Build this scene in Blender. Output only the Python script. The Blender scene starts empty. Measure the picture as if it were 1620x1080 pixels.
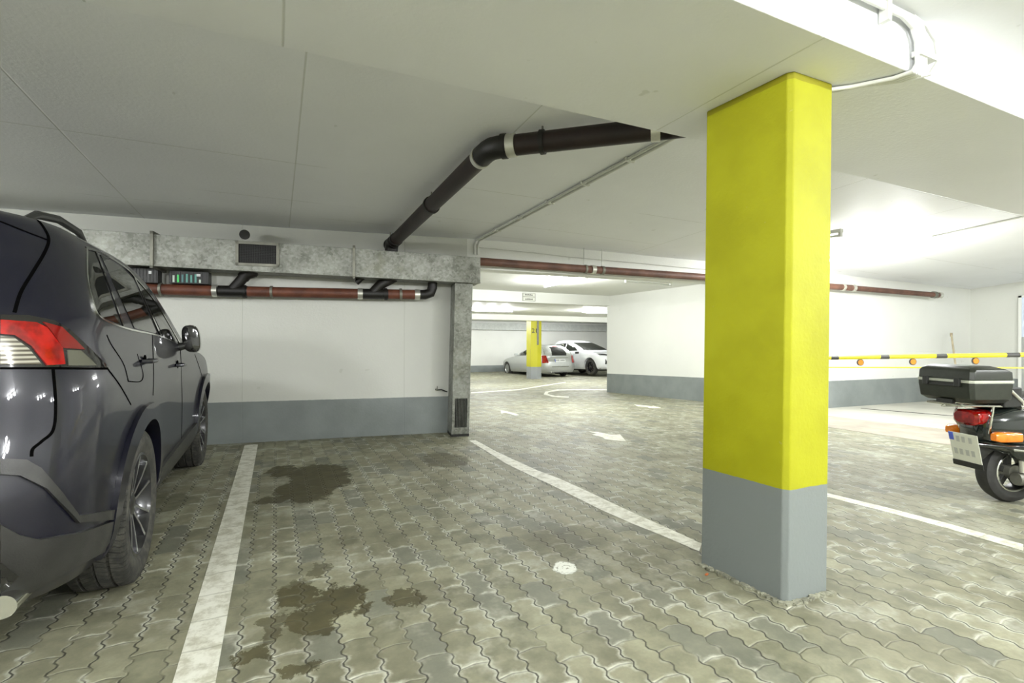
import bpy, bmesh, math, random
import numpy as np
from mathutils import Vector, Matrix
random.seed(7)
SC = bpy.context.scene
COL = SC.collection
# ------------------------------------------------------------------ camera
FPX, YAW, PIT, ROL, CH = 792.6, .43954, -.00043, -.003425, 1.15
def _rot():
    F = np.array([math.sin(YAW)*math.cos(PIT), math.cos(YAW)*math.cos(PIT), math.sin(PIT)])
    r = np.array([math.cos(YAW), -math.sin(YAW), 0.]); d = np.cross(F, r)
    c, s = math.cos(ROL), math.sin(ROL)
    return np.stack([c*r+s*d, -s*r+c*d, F])
M3 = _rot(); CP = np.array([0, 0, CH])
cam_data = bpy.data.cameras.new('camera'); cam = bpy.data.objects.new('camera', cam_data); COL.objects.link(cam)
cam_data.sensor_width = 36; cam_data.lens = FPX*36/1620; cam_data.clip_start = .02; cam_data.clip_end = 200
mm = np.eye(4); mm[:3, 0] = M3[0]; mm[:3, 1] = -M3[1]; mm[:3, 2] = -M3[2]; mm[:3, 3] = CP
cam.matrix_world = Matrix(mm.tolist()); SC.camera = cam
# ------------------------------------------------------------------ world, exposure, light
W = bpy.data.worlds.new('world'); SC.world = W; W.use_nodes = True
W.node_tree.nodes['Background'].inputs[0].default_value = (.97, 1.0, .97, 1)
W.node_tree.nodes['Background'].inputs[1].default_value = 1.2
SC.view_settings.view_transform = 'Standard'; SC.view_settings.look = 'None'
SC.view_settings.exposure = .62; SC.view_settings.gamma = 1
SC.view_settings.use_curve_mapping = False
LAMP_POWER = 1.0
# ------------------------------------------------------------------ measuring helpers (real positions from measured rays)
def ray(x, y): return np.array([(x-810)/FPX, (y-540)/FPX, 1.])@M3
def Zp(x, y, z=0.):
    d = ray(x, y); return CP+d*(z-CH)/d[2]
def Yp(x, y, Y):
    d = ray(x, y); return CP+d*Y/d[1]
def Xp(x, y, X):
    d = ray(x, y); return CP+d*X/d[0]
def Vp(x, y, p, q):
    """ray meets the upright plane through ground points p, q"""
    d = ray(x, y); n = np.array([-(q[1]-p[1]), q[0]-p[0], 0.])
    return CP+d*((np.array([p[0], p[1], 0])-CP)@n)/(d@n)
def fz(Y): return max(-.46, min(0., -.033*(Y-6.2)))
def G(x, y):
    z = 0.
    for _ in range(30):
        p = Zp(x, y, z); z = .5*z+.5*fz(p[1])
    return Zp(x, y, z)
# ------------------------------------------------------------------ node helpers
def new_mat(name):
    m = bpy.data.materials.new(name); m.use_nodes = True
    nt = m.node_tree; b = nt.nodes['Principled BSDF']
    return m, nt, b
class N:
    def __init__(s, nt): s.nt = nt
    def _in(s, sock, v):
        if isinstance(v, (int, float)): sock.default_value = v
        elif isinstance(v, tuple): sock.default_value = v if len(v) == len(sock.default_value) else v+(1,)
        else: s.nt.links.new(v, sock)
    def m(s, op, a, b=None, c=None, clamp=False):
        n = s.nt.nodes.new('ShaderNodeMath'); n.operation = op; n.use_clamp = clamp
        s._in(n.inputs[0], a)
        if b is not None: s._in(n.inputs[1], b)
        if c is not None: s._in(n.inputs[2], c)
        return n.outputs[0]
    def mix(s, f, a, b, mode='MIX'):
        n = s.nt.nodes.new('ShaderNodeMix'); n.data_type = 'RGBA'; n.blend_type = mode
        s._in(n.inputs[0], f); s._in(n.inputs[6], a); s._in(n.inputs[7], b); return n.outputs[2]
    def noise(s, vec, scale, detail=3, rough=.55):
        n = s.nt.nodes.new('ShaderNodeTexNoise'); n.inputs['Scale'].default_value = scale
        n.inputs['Detail'].default_value = detail; n.inputs['Roughness'].default_value = rough
        if vec is not None: s.nt.links.new(vec, n.inputs['Vector'])
        return n.outputs[0]
    def ss(s, v, a, b):
        n = s.nt.nodes.new('ShaderNodeMapRange'); n.interpolation_type = 'SMOOTHSTEP'
        s._in(n.inputs[0], v); s._in(n.inputs[1], a); s._in(n.inputs[2], b); return n.outputs[0]
    def pos(s):
        return s.nt.nodes.new('ShaderNodeNewGeometry').outputs['Position']
    def obj(s):
        return s.nt.nodes.new('ShaderNodeTexCoord').outputs['Object']
    def sep(s, v):
        n = s.nt.nodes.new('ShaderNodeSeparateXYZ'); s.nt.links.new(v, n.inputs[0]); return n.outputs
    def comb(s, x, y, z=0.):
        n = s.nt.nodes.new('ShaderNodeCombineXYZ'); s._in(n.inputs[0], x); s._in(n.inputs[1], y); s._in(n.inputs[2], z); return n.outputs[0]
    def white(s, v):
        n = s.nt.nodes.new('ShaderNodeTexWhiteNoise'); s.nt.links.new(v, n.inputs[0]); return n.outputs[0]
    def bump(s, h, strength, dist, b):
        n = s.nt.nodes.new('ShaderNodeBump'); n.inputs['Strength'].default_value = strength
        n.inputs['Distance'].default_value = dist; s._in(n.inputs['Height'], h)
        s.nt.links.new(n.outputs[0], b.inputs['Normal'])
def mat(name, c, rough=.5, metal=0., coat=0., spec=.5, var=0., scale=8., bump=0., bscale=60., emit=None, es=0., trans=0., alpha=1.):
    m, nt, b = new_mat(name); n = N(nt)
    b.inputs['Base Color'].default_value = (*c, 1); b.inputs['Roughness'].default_value = rough
    b.inputs['Metallic'].default_value = metal; b.inputs['Coat Weight'].default_value = coat
    b.inputs['Coat Roughness'].default_value = .03
    b.inputs['Specular IOR Level'].default_value = spec
    if trans: b.inputs['Transmission Weight'].default_value = trans
    v = n.noise(n.obj(), scale, 4)
    f = n.ss(v, .3, .7)
    if var:
        dk = tuple(x*(1-var) for x in c); lt = tuple(min(1, x*(1+var*.6)) for x in c)
        nt.links.new(n.mix(f, dk, lt), b.inputs['Base Color'])
    if bump: n.bump(n.noise(n.obj(), bscale, 3), bump, .01, b)
    if emit: b.inputs['Emission Color'].default_value = (*emit, 1); b.inputs['Emission Strength'].default_value = es
    return m
# ------------------------------------------------------------------ mesh helpers
class MB:
    def __init__(s): s.v = []; s.f = []
    def add(s, vs, fs):
        o = len(s.v); s.v += [tuple(float(c) for c in v) for v in vs]; s.f += [[i+o for i in f] for f in fs]; return s
    def box(s, x0, x1, y0, y1, z0, z1, mtx=None):
        vs = [(x, y, z) for z in (z0, z1) for x, y in ((x0, y0), (x1, y0), (x1, y1), (x0, y1))]
        if mtx is not None: vs = [tuple(mtx@Vector(v)) for v in vs]
        return s.add(vs, [[3, 2, 1, 0], [4, 5, 6, 7], [0, 1, 5, 4], [1, 2, 6, 5], [2, 3, 7, 6], [3, 0, 4, 7]])
    def prism(s, poly, z0, z1):
        n = len(poly); vs = [(x, y, z0) for x, y in poly]+[(x, y, z1) for x, y in poly]
        return s.add(vs, [list(range(n))[::-1], list(range(n, 2*n))]+[[i, (i+1) % n, n+(i+1) % n, n+i] for i in range(n)])
    def loft(s, rings, cap=True, closed=True):
        n = len(rings[0]); vs = [p for r in rings for p in r]; fs = []
        for k in range(len(rings)-1):
            for i in range(n if closed else n-1):
                j = (i+1) % n; fs.append([k*n+i, k*n+j, (k+1)*n+j, (k+1)*n+i])
        if cap: fs += [list(range(n))[::-1], [(len(rings)-1)*n+i for i in range(n)]]
        return s.add(vs, fs)
    def tube(s, pts, r, seg=14, cap=True):
        P = [Vector(p) for p in pts]; rr = r if isinstance(r, (list, tuple)) else [r]*len(P)
        rings = []; t0 = (P[1]-P[0]).normalized()
        up = Vector((0, 0, 1)) if abs(t0.z) < .9 else Vector((1, 0, 0))
        u = t0.cross(up).normalized()
        for i, p in enumerate(P):
            a = (P[i]-P[i-1]).normalized() if i else t0
            b = (P[i+1]-P[i]).normalized() if i < len(P)-1 else a
            t = (a+b).normalized(); u = (u-t*u.dot(t)).normalized(); w = t.cross(u)
            k = 1/max(.5, t.dot(b)) if 0 < i < len(P)-1 else 1
            rings.append([tuple(p+(u*math.cos(2*math.pi*j/seg)+w*math.sin(2*math.pi*j/seg))*rr[i]*(1+(k-1)*.5)) for j in range(seg)])
        return s.loft(rings, cap)
    def lathe(s, prof, seg=48, axis='X', c=(0, 0, 0)):
        """prof: list of (along, radius) closed loop around the axis"""
        vs = []; n = len(prof)
        for j in range(seg):
            t = 2*math.pi*j/seg
            for a, r in prof:
                p = {'X': (a, r*math.cos(t), r*math.sin(t)), 'Y': (r*math.cos(t), a, r*math.sin(t)), 'Z': (r*math.cos(t), r*math.sin(t), a)}[axis]
                vs.append((p[0]+c[0], p[1]+c[1], p[2]+c[2]))
        fs = [[j*n+i, j*n+(i+1) % n, ((j+1) % seg)*n+(i+1) % n, ((j+1) % seg)*n+i] for j in range(seg) for i in range(n)]
        return s.add(vs, fs)
    def disc(s, c, r, t, axis='Y', seg=24):
        return s.tube([Vector(c)-Vector({'X': (t/2, 0, 0), 'Y': (0, t/2, 0), 'Z': (0, 0, t/2)}[axis]), Vector(c)+Vector({'X': (t/2, 0, 0), 'Y': (0, t/2, 0), 'Z': (0, 0, t/2)}[axis])], r, seg)
    def move(s, mtx): s.v = [tuple(mtx@Vector(v)) for v in s.v]; return s
    def build(s, name, m, parent=None, smooth=False, bevel=0., sharp=35, solid=0., kind=None, label=None, bseg=2):
        me = bpy.data.meshes.new(name); me.from_pydata(s.v, [], s.f); me.update()
        bm = bmesh.new(); bm.from_mesh(me); bmesh.ops.remove_doubles(bm, verts=bm.verts, dist=1e-5)
        bmesh.ops.recalc_face_normals(bm, faces=bm.faces); bm.to_mesh(me); bm.free()
        o = bpy.data.objects.new(name, me); COL.objects.link(o)
        for x in (m if isinstance(m, list) else [m]): me.materials.append(x)
        if smooth or bevel:
            me.polygons.foreach_set('use_smooth', [True]*len(me.polygons))
            try: me.set_sharp_from_angle(angle=math.radians(sharp))
            except Exception: pass
        if solid:
            md = o.modifiers.new('solid', 'SOLIDIFY'); md.thickness = solid; md.offset = -1
        if bevel:
            md = o.modifiers.new('bevel', 'BEVEL'); md.width = bevel; md.segments = bseg; md.limit_method = 'ANGLE'; md.angle_limit = math.radians(30)
            md.harden_normals = True
        if parent is not None: o.parent = parent
        if kind: o['kind'] = kind
        if label: o['label'] = label
        return o
def tag(o, label, cat, group=None):
    o['label'] = label; o['category'] = cat
    if group: o['group'] = group
    return o
def thing(name, label, cat, loc=(0, 0, 0), rz=0., group=None):
    o = bpy.data.objects.new(name, None); COL.objects.link(o); o.empty_display_size = .1
    o.location = loc; o.rotation_euler = (0, 0, rz); return tag(o, label, cat, group)
def rel(pts, o): return [tuple(Vector(p)-o) for p in pts]
def dup(root, loc, rz, label):
    r = root.copy(); COL.objects.link(r); r.location = loc; r.rotation_euler = (0, 0, rz); r['label'] = label
    for ch in list(root.children):
        c = ch.copy(); COL.objects.link(c); c.parent = r
        for g in list(ch.children):
            d = g.copy(); COL.objects.link(d); d.parent = c
    return r
def text_mesh(s, size, mtx, name, m, parent, depth=.002):
    cu = bpy.data.curves.new('t', 'FONT'); cu.body = s; cu.size = size; cu.align_x = 'CENTER'; cu.align_y = 'CENTER'; cu.extrude = depth
    t = bpy.data.objects.new('t', cu); COL.objects.link(t)
    me = bpy.data.meshes.new_from_object(t.evaluated_get(bpy.context.evaluated_depsgraph_get()))
    bpy.data.objects.remove(t); bpy.data.curves.remove(cu)
    me.transform(mtx); o = bpy.data.objects.new(name, me); COL.objects.link(o); me.materials.clear(); me.materials.append(m); o.parent = parent
    return o
# ------------------------------------------------------------------ materials of the place
def wall_mat(name, dado, white=(.74, .75, .70), seams_x=(), seams_y=(), slope=False):
    m, nt, b = new_mat(name); n = N(nt); p = n.pos(); x, y, z = n.sep(p)
    big = n.ss(n.noise(p, 1.1, 4), .3, .7)
    base = n.mix(big, tuple(c*.96 for c in white), white)
    spots = n.ss(n.noise(p, 7., 2), .73, .76)
    base = n.mix(n.m('MULTIPLY', spots, .25), base, (.35, .36, .28))
    h = n.noise(p, 45, 3)
    for s in seams_x:
        d = n.m('ABSOLUTE', n.m('SUBTRACT', x, s)); k = n.m('SUBTRACT', 1., n.ss(d, .002, .007))
        base = n.mix(n.m('MULTIPLY', k, .5), base, (.45, .46, .40)); h = n.m('ADD', h, n.m('MULTIPLY', k, -2.))
    for s in seams_y:
        d = n.m('ABSOLUTE', n.m('SUBTRACT', y, s)); k = n.m('SUBTRACT', 1., n.ss(d, .002, .007))
        k = n.m('MULTIPLY', k, n.ss(n.noise(n.comb(x, s, 0.), .9, 2), .42, .55))
        base = n.mix(n.m('MULTIPLY', k, .5), base, (.45, .46, .40)); h = n.m('ADD', h, n.m('MULTIPLY', k, -2.))
    if dado:
        zz = n.m('ADD', z, n.m('MULTIPLY', n.m('MAXIMUM', n.m('SUBTRACT', y, 6.2), 0.), .033)) if slope else z
        f = n.m('LESS_THAN', n.m('ADD', zz, n.m('MULTIPLY', n.noise(p, 25, 2), .006)), dado)
        g = n.mix(n.ss(n.noise(p, 3, 4), .3, .7), (.19, .21, .205), (.225, .25, .24))
        base = n.mix(f, base, g)
    nt.links.new(base, b.inputs['Base Color']); b.inputs['Roughness'].default_value = .62
    n.bump(h, .25, .006, b); return m
M_WALL = wall_mat('painted_wall', .46, white=(.60, .61, .555), seams_x=(-.35, 1.42))
M_WALL_FAR = wall_mat('painted_wall_sloped', .48, slope=True)
M_CEIL = wall_mat('white_ceiling', 0, white=(.87, .885, .90), seams_x=(.13, -1.28, 1.44, 4.6, 6.4), seams_y=(2.62, 5.2, 4.2, 5.75))
M_BEAM = wall_mat('white_beam', 0, white=(.87, .885, .90), seams_x=(.02, -.62, 1.95))
M_WHITE = wall_mat('white_plain', 0)
# pavers
def paver_mat():
    m, nt, b = new_mat('zigzag_pavers'); n = N(nt); p = n.pos(); x, y, z = n.sep(p)
    P = .075; ST = .1125; CW = .1165
    tri = n.m('DIVIDE', n.m('PINGPONG', n.m('ADD', y, 50.), P/2), P/2)
    trap = n.m('MULTIPLY_ADD', tri, 1.9, -.45, clamp=True)
    wob = n.m('MULTIPLY', n.m('SUBTRACT', n.noise(n.comb(x, n.m('MULTIPLY', y, .35)), 2.2, 1), .5), .03)
    xo = n.m('ADD', n.m('ADD', x, n.m('MULTIPLY', trap, .0155)), wob)
    u = n.m('DIVIDE', xo, CW); col = n.m('FLOOR', u); fu = n.m('SUBTRACT', u, col)
    dx = n.m('MULTIPLY', n.m('MINIMUM', fu, n.m('SUBTRACT', 1., fu)), CW)
    vee = n.m('MULTIPLY', n.m('ABSOLUTE', n.m('SUBTRACT', fu, .5)), .022)
    yy = n.m('ADD', n.m('ADD', y, n.m('MULTIPLY', col, ST)), n.m('ADD', vee, n.m('MULTIPLY', n.white(n.comb(col, 3.)), .02)))
    v = n.m('DIVIDE', yy, 2*ST); row = n.m('FLOOR', v); fv = n.m('SUBTRACT', v, row)
    dy = n.m('MULTIPLY', n.m('MINIMUM', fv, n.m('SUBTRACT', 1., fv)), 2*ST)
    rnd = n.white(n.comb(col, row, 1.)); rnd2 = n.white(n.comb(row, col, 7.))
    n1 = n.noise(p, 1.3, 4); n2 = n.noise(p, 9., 4); n3 = n.noise(p, 70., 3)
    tone = n.m('ADD', n.m('MULTIPLY', rnd, .5), n.m('MULTIPLY', n.ss(n2, .3, .7), .5))
    base = n.mix(tone, (.115, .115, .068), (.36, .355, .24))
    base = n.mix(n.ss(n1, .35, .65), n.mix(.5, base, (.17, .16, .10)), base)
    # individual darker, greyer stones
    base = n.mix(n.m('MULTIPLY', n.m('GREATER_THAN', rnd2, .86), .5), base, (.12, .13, .11))
    # sandy bloom close to the joints
    edge = n.m('MINIMUM', dx, dy)
    bloom = n.m('MULTIPLY', n.m('SUBTRACT', 1., n.ss(n.m('ADD', edge, n.m('MULTIPLY', n.m('SUBTRACT', n.noise(p, 28., 3, .7), .5), .035)), .0, .022)), n.ss(n.noise(p, 3.2, 4, .65), .46, .60))
    base = n.mix(n.m('MULTIPLY', bloom, .75), base, (.58, .58, .48))
    wearn = n.ss(n.noise(p, 2.1, 5, .7), .52, .66); base = n.mix(n.m('MULTIPLY', wearn, .4), base, (.52, .52, .42))
    base = n.mix(n.ss(n3, .25, .75), n.mix(.18, base, (.1, .1, .08)), base)
    # joints
    jn = n.ss(n.noise(p, 3.3, 3), .36, .5)
    jx = n.m('MULTIPLY', n.m('SUBTRACT', 1., n.ss(dx, .0014, .0052)), jn)
    jy = n.m('MULTIPLY', n.m('SUBTRACT', 1., n.ss(dy, .0006, .0028)), .55)
    base = n.mix(n.m('MULTIPLY', jy, .6), base, (.48, .48, .39))
    base = n.mix(n.m('MULTIPLY', jx, .92), base, (.035, .035, .022))
    # oil stains, each with its own outline
    wx = n.m('MULTIPLY', n.m('SUBTRACT', n.noise(p, 9., 5, .68), .5), .28)
    wy = n.m('MULTIPLY', n.m('SUBTRACT', n.noise(n.comb(y, x, 5.), 9., 5, .68), .5), .28)
    sx = n.m('ADD', x, wx); sy = n.m('ADD', y, wy); tot = None
    stains = [((505, 749), (462, 558), (733, 766), 1.), ((485, 774), (442, 540), (755, 793), 1.), ((445, 745), (427, 470), (737, 754), 1.), ((428, 791), (414, 455), (787, 796), .9), ((530, 757), (505, 552), (745, 770), 1.), ((705, 727), (668, 742), (715, 742), .8), ((470, 942), (446, 500), (922, 962), 1.), ((540, 950), (498, 594), (928, 976), 1.), ((494, 982), (458, 530), (958, 1002), 1.),
              ((636, 946), (608, 664), (936, 958), .9), ((690, 760), (630, 740), (745, 780), .28), ((640, 730), (600, 690), (720, 745), .3),
              ((433, 985), (420, 452), (976, 994), .8), ((420, 1008), (408, 436), (1000, 1017), .8), ((408, 1034), (392, 424), (1024, 1044), .9),
              ((480, 1057), (458, 500), (1048, 1066), .9), ((470, 935), (445, 492), (915, 955), .7), ((505, 900), (495, 520), (893, 908), .7),
              ((900, 855), (790, 1010), (815, 885), .42), ((1010, 885), (900, 1110), (850, 915), .4), ((700, 925), (690, 716), (915, 935), .25),
              ((548, 855), (535, 566), (849, 861), .5), ((470, 1002), (445, 500), (975, 1030), .45), ((1010, 925), (930, 1140), (900, 955), .25)]
    for c, xr, yr, st in stains:
        C0 = Zp(*c); rx = abs(Zp(xr[1], c[1])[0]-Zp(xr[0], c[1])[0])/2+.02; ry = abs(Zp(c[0], yr[1])[1]-Zp(c[0], yr[0])[1])/2+.02
        dd = n.m('SQRT', n.m('ADD', n.m('POWER', n.m('DIVIDE', n.m('SUBTRACT', sx, float(C0[0])), rx), 2.), n.m('POWER', n.m('DIVIDE', n.m('SUBTRACT', sy, float(C0[1])), ry), 2.)))
        k = n.m('MULTIPLY', n.m('SUBTRACT', 1., n.ss(dd, .86 if st > .5 else .3, 1.02 if st > .5 else 1.3)), st)
        tot = k if tot is None else n.m('MAXIMUM', tot, k)
    base = n.mix(n.m('MULTIPLY', tot, .9), base, n.mix(n2, (.016, .014, .002), (.075, .063, .013)))
    # spilled white paint
    C0 = Zp(893, 897)
    dd = n.m('SQRT', n.m('ADD', n.m('POWER', n.m('DIVIDE', n.m('SUBTRACT', n.m('ADD', x, n.m('MULTIPLY', wx, .35)), float(C0[0])), .06), 2.), n.m('POWER', n.m('DIVIDE', n.m('SUBTRACT', n.m('ADD', y, n.m('MULTIPLY', wy, .35)), float(C0[1])), .075), 2.)))
    base = n.mix(n.m('MULTIPLY', n.m('SUBTRACT', 1., n.ss(dd, .85, 1.05)), n.ss(n.noise(p, 60, 3), .32, .45)), base, (.78, .80, .72))
    nt.links.new(base, b.inputs['Base Color'])
    rg = n.m('ADD', .66, n.m('MULTIPLY', tot, .1)); nt.links.new(rg, b.inputs['Roughness'])
    h = n.m('ADD', n.ss(edge, .0, .007), n.m('ADD', n.m('MULTIPLY', n3, .25), n.m('MULTIPLY', rnd, .35)))
    n.bump(h, .55, .006, b); return m
M_PAVE = paver_mat()
def line_mat():
    m, nt, b = new_mat('road_paint'); n = N(nt); p = n.pos(); x, y, z = n.sep(p)
    f = n.ss(n.noise(p, 13, 5, .7), .33, .6)
    base = n.mix(f, (.48, .47, .36), (.76, .76, .66))
    j = n.m('SUBTRACT', 1., n.ss(n.m('PINGPONG', n.m('ADD', n.m('ADD', y, 50.), n.m('MULTIPLY', n.noise(p, 4, 2), .05)), .1125), .002, .006))
    base = n.mix(n.m('MULTIPLY', j, .55), base, (.30, .30, .22))
    nt.links.new(base, b.inputs['Base Color']); b.inputs['Roughness'].default_value = .6
    n.bump(n.noise(p, 60, 3), .3, .004, b); return m
M_LINE = line_mat()
M_CONC = mat('light_concrete', (.46, .455, .39), .7, var=.14, scale=1.2, bump=.2, bscale=40)
M_CONC2 = mat('brown_concrete', (.33, .30, .24), .75, var=.2, scale=2.5, bump=.3, bscale=30)
def galv():
    m, nt, b = new_mat('galvanised_steel'); n = N(nt); p = n.pos(); x, y, z = n.sep(p)
    v = nt.nodes.new('ShaderNodeTexVoronoi'); v.inputs['Scale'].default_value = 45; nt.links.new(p, v.inputs['Vector'])
    a = n.mix(n.ss(n.noise(p, 5, 5, .65), .3, .7), (.12, .125, .10), (.27, .28, .24))
    a = n.mix(n.m('MULTIPLY', n.sep(v.outputs['Color'])[0], .3), a, (.55, .56, .52))
    a = n.mix(n.m('MULTIPLY', n.ss(n.noise(p, 2.2, 4, .7), .55, .7), .35), a, (.20, .20, .13))
    nt.links.new(a, b.inputs['Base Color']); b.inputs['Metallic'].default_value = .35; b.inputs['Roughness'].default_value = .5
    n.bump(n.noise(p, 4, 2), .3, .01, b); return m
M_GALV = galv()
M_GALVD = mat('dull_steel', (.22, .22, .18), .5, .6, var=.2)
M_BRIGHT = mat('zinc_clamp', (.62, .62, .55), .35, .7, var=.2)
M_CAST = mat('black_cast_iron', (.007, .006, .004), .5, .0, var=.4, scale=10)
M_REDDK = mat('dark_red_brown_iron', (.013, .0045, .0025), .5, var=.5, scale=4)
M_BROWN2 = mat('brown_iron', (.125, .058, .038), .55, var=.35, scale=5, bump=.1)
M_BROWN = mat('red_brown_iron', (.125, .040, .020), .55, var=.35, scale=7, bump=.1)
M_WIRE = mat('white_conduit', (.66, .67, .62), .45, var=.08)
M_BLACK = mat('black_plastic', (.015, .016, .014), .45, var=.2)
M_DARK = mat('dark_inside', (.006, .006, .005), .8)
M_RUB = mat('tyre_rubber', (.02, .02, .018), .62, var=.25, scale=30)
M_CHROME = mat('chrome', (.75, .76, .72), .12, 1.)
M_ALU = mat('machined_alloy', (.55, .56, .54), .3, .9)
M_RIM = mat('black_alloy', (.03, .03, .032), .28, .5, coat=.5)
M_LAMPH = mat('lamp_housing_white', (.75, .76, .72), .4)
M_TUBE = mat('lit_tube', (.95, .97, .92), .3, emit=(.97, 1., .93), es=9.)
M_TUBEOFF = mat('unlit_tube', (.7, .72, .68), .2)
def pillar_mat():
    m, nt, b = new_mat('yellow_and_grey_paint'); n = N(nt); p = n.pos(); x, y, z = n.sep(p)
    f = n.m('LESS_THAN', n.m('ADD', z, n.m('MULTIPLY', n.noise(p, 18, 2), .006)), .5)
    yel = n.mix(n.ss(n.noise(p, 3, 3), .3, .7), (.31, .31, .004), (.36, .365, .007))
    sp = n.ss(n.noise(p, 38, 1), .80, .82); yel = n.mix(sp, yel, (.35, .34, .05))
    top = n.m('GREATER_THAN', n.m('ADD', z, n.m('MULTIPLY', n.noise(p, 9, 2), .01)), 2.325)
    yel = n.mix(top, yel, (.25, .235, .006))
    base = n.mix(f, yel, (.19, .21, .20))
    nt.links.new(base, b.inputs['Base Color']); b.inputs['Roughness'].default_value = .6; b.inputs['Specular IOR Level'].default_value = .3
    n.bump(n.noise(p, 55, 3), .25, .006, b); return m
M_PIL = pillar_mat()
# ------------------------------------------------------------------ floor
def poly_floor():
    mb = MB(); ys = [-7, 6.2, 20.14, 26.5]; xs = [-7, 0, 6, 14, 26]
    vs = [(x, y, fz(y)) for y in ys for x in xs]; n = len(xs); fs = []
    for j in range(len(ys)-1):
        for i in range(n-1):
            fs.append([j*n+i, j*n+i+1, (j+1)*n+i+1, (j+1)*n+i])
    k = len(vs); vs += [(x, y, z-.2) for x, y, z in vs]; fs += [[a+k for a in f][::-1] for f in fs]
    bd = [i for i in range(n)]+[j*n+n-1 for j in range(1, 4)]+[3*n+i for i in range(n-2, -1, -1)]+[j*n for j in (2, 1)]
    fs += [[bd[i], bd[(i+1) % len(bd)], bd[(i+1) % len(bd)]+k, bd[i]+k] for i in range(len(bd))]
    mb.add(vs, fs); mb.build('floor', M_PAVE, kind='structure')
poly_floor()
# ------------------------------------------------------------------ walls
WL = [(-7, 7.25), (-.66, 6.45), (1.93, 6.05), (2.19, 6.01)]
MB().prism(WL+[(2.19, 6.29), (1.93, 6.33), (-.66, 6.73), (-7, 7.55)], -.05, 2.7).build('wall_back', M_WALL, kind='structure')
# beam over the opening
C1 = (7.72, 5.60)
MB().prism([(2.19, 6.01), C1, (C1[0], 5.86), (2.19, 6.28)], 2.075, 2.7).build('trim_1', M_WHITE, kind='structure')
# wall blocks right of the opening
g1 = G(960, 620); CR = Yp(1507.5, 630, 5.3)
MB().prism([C1, (g1[0], g1[1]), (g1[0]+.3, g1[1]), (C1[0]+.3, C1[1]+.25), (13.3, 5.6), (13.3, 5.33)], -.3, 2.6).build('wall_middle', M_WALL_FAR, kind='structure')
MB().box(13.0, 13.3, -7, 5.36, -.05, 2.7).build('wall_right', M_WALL, kind='structure')
MB().box(-7, 13, -7.3, -7, -.05, 2.7).build('wall_front', M_WHITE, kind='structure')
MB().box(-7.3, -7, -7, 7.4, -.05, 2.7).build('wall_left', M_WALL, kind='structure')
# ceiling, slightly falling to the back
def cz(X, Y):
    s = float(np.interp(X, [-7, 3, 8.7, 13.3], [.12, .145, .28, .42])); return 2.585-s*min(1, max(0, (Y-2.2)/3.7))
mb = MB(); xs = [-7.3, -3, 0, 3, 5.8, 8.7, 11, 13.3]; ys = [-7, 1.2, 2.25, 4, 6.3, 7.4]; n = len(xs)
vs = [(x, y, cz(x, y)) for y in ys for x in xs]; k = len(vs)
fs = [[j*n+i, j*n+i+1, (j+1)*n+i+1, (j+1)*n+i] for j in range(len(ys)-1) for i in range(n-1)]
mb.add(vs+[(x, y, 2.8) for x, y, z in vs], fs+[[a+k for a in f] for f in fs]).build('ceiling', M_CEIL, kind='structure')
# big downstand beam carried by the yellow column
mb = MB().prism([(-7, 1.25), (13.0, 1.27), (13.0, 2.27), (4.0, 2.22), (-7, 2.33)], 2.35, 2.62)
mb.build('trim_2', M_BEAM, kind='structure', bevel=.008)
# hall beyond the opening
MB().prism([(2.0, 6.15), (7.7, 5.75), (26, 5.8), (26, 10.52), (2.0, 10.52)], 2.31, 2.5).build('ceiling_middle', M_WHITE, kind='structure')
MB().box(0, 26, 10.5, 10.8, 2.06, 2.5).build('trim_3', M_WHITE, kind='structure')
MB().box(0, 26, 10.75, 27, 2.2, 2.5).build('ceiling_far', M_WHITE, kind='structure')
MB().box(0, 26, 17.95, 18.5, 1.99, 2.3).build('trim_4', M_WHITE, kind='structure')
MB().box(-7, 26, 24.4, 24.7, -.6, 2.5).build('wall_far', M_WALL_FAR, kind='structure')
MB().box(2.0, 24, 24.05, 24.4, 1.74, 2.1).build('trim_5', mat('grey_lining', (.50, .52, .49), .7, var=.1), kind='structure')
MB().box(1.7, 2.0, 6.3, 24.4, -.6, 2.5).build('wall_far_left', M_WALL_FAR, kind='structure')
MB().box(22, 22.3, 5.4, 24.4, -.6, 2.5).build('wall_far_right', M_WALL_FAR, kind='structure')
# vertical formwork ridges on the upper wall are part of wall paint; door in the right wall
dp = Xp(1613, 468, 13.0)
M_LITGLASS = mat('blue_lit_glass', (.62, .70, .82), .4, var=.05); M_DOORG = mat('grey_door_panel', (.36, .38, .36), .5, var=.06)
dr = bpy.data.objects.new('door_1', None); COL.objects.link(dr); dr['kind'] = 'structure'; dr.location = (13.0, dp[1], 0)
zt = dp[2]; zm = Xp(1613, 533, 13.0)[2]
MB().box(-.035, -.005, -1.0, -.04, zm, zt-.03).build('lit_pane', M_LITGLASS, dr)  # upper pane: the bluish light on its glass is put into the colour
MB().box(-.035, -.005, -1.0, -.04, .0, zm).build('kick_panel', M_DOORG, dr)
mb = MB().box(-.05, -.001, -.045, 0, 0, zt).box(-.05, -.001, -1.04, -.995, 0, zt).box(-.05, -.001, -1.04, 0, zt-.035, zt)
mb.build('door_frame', M_WHITE, dr)
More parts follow.
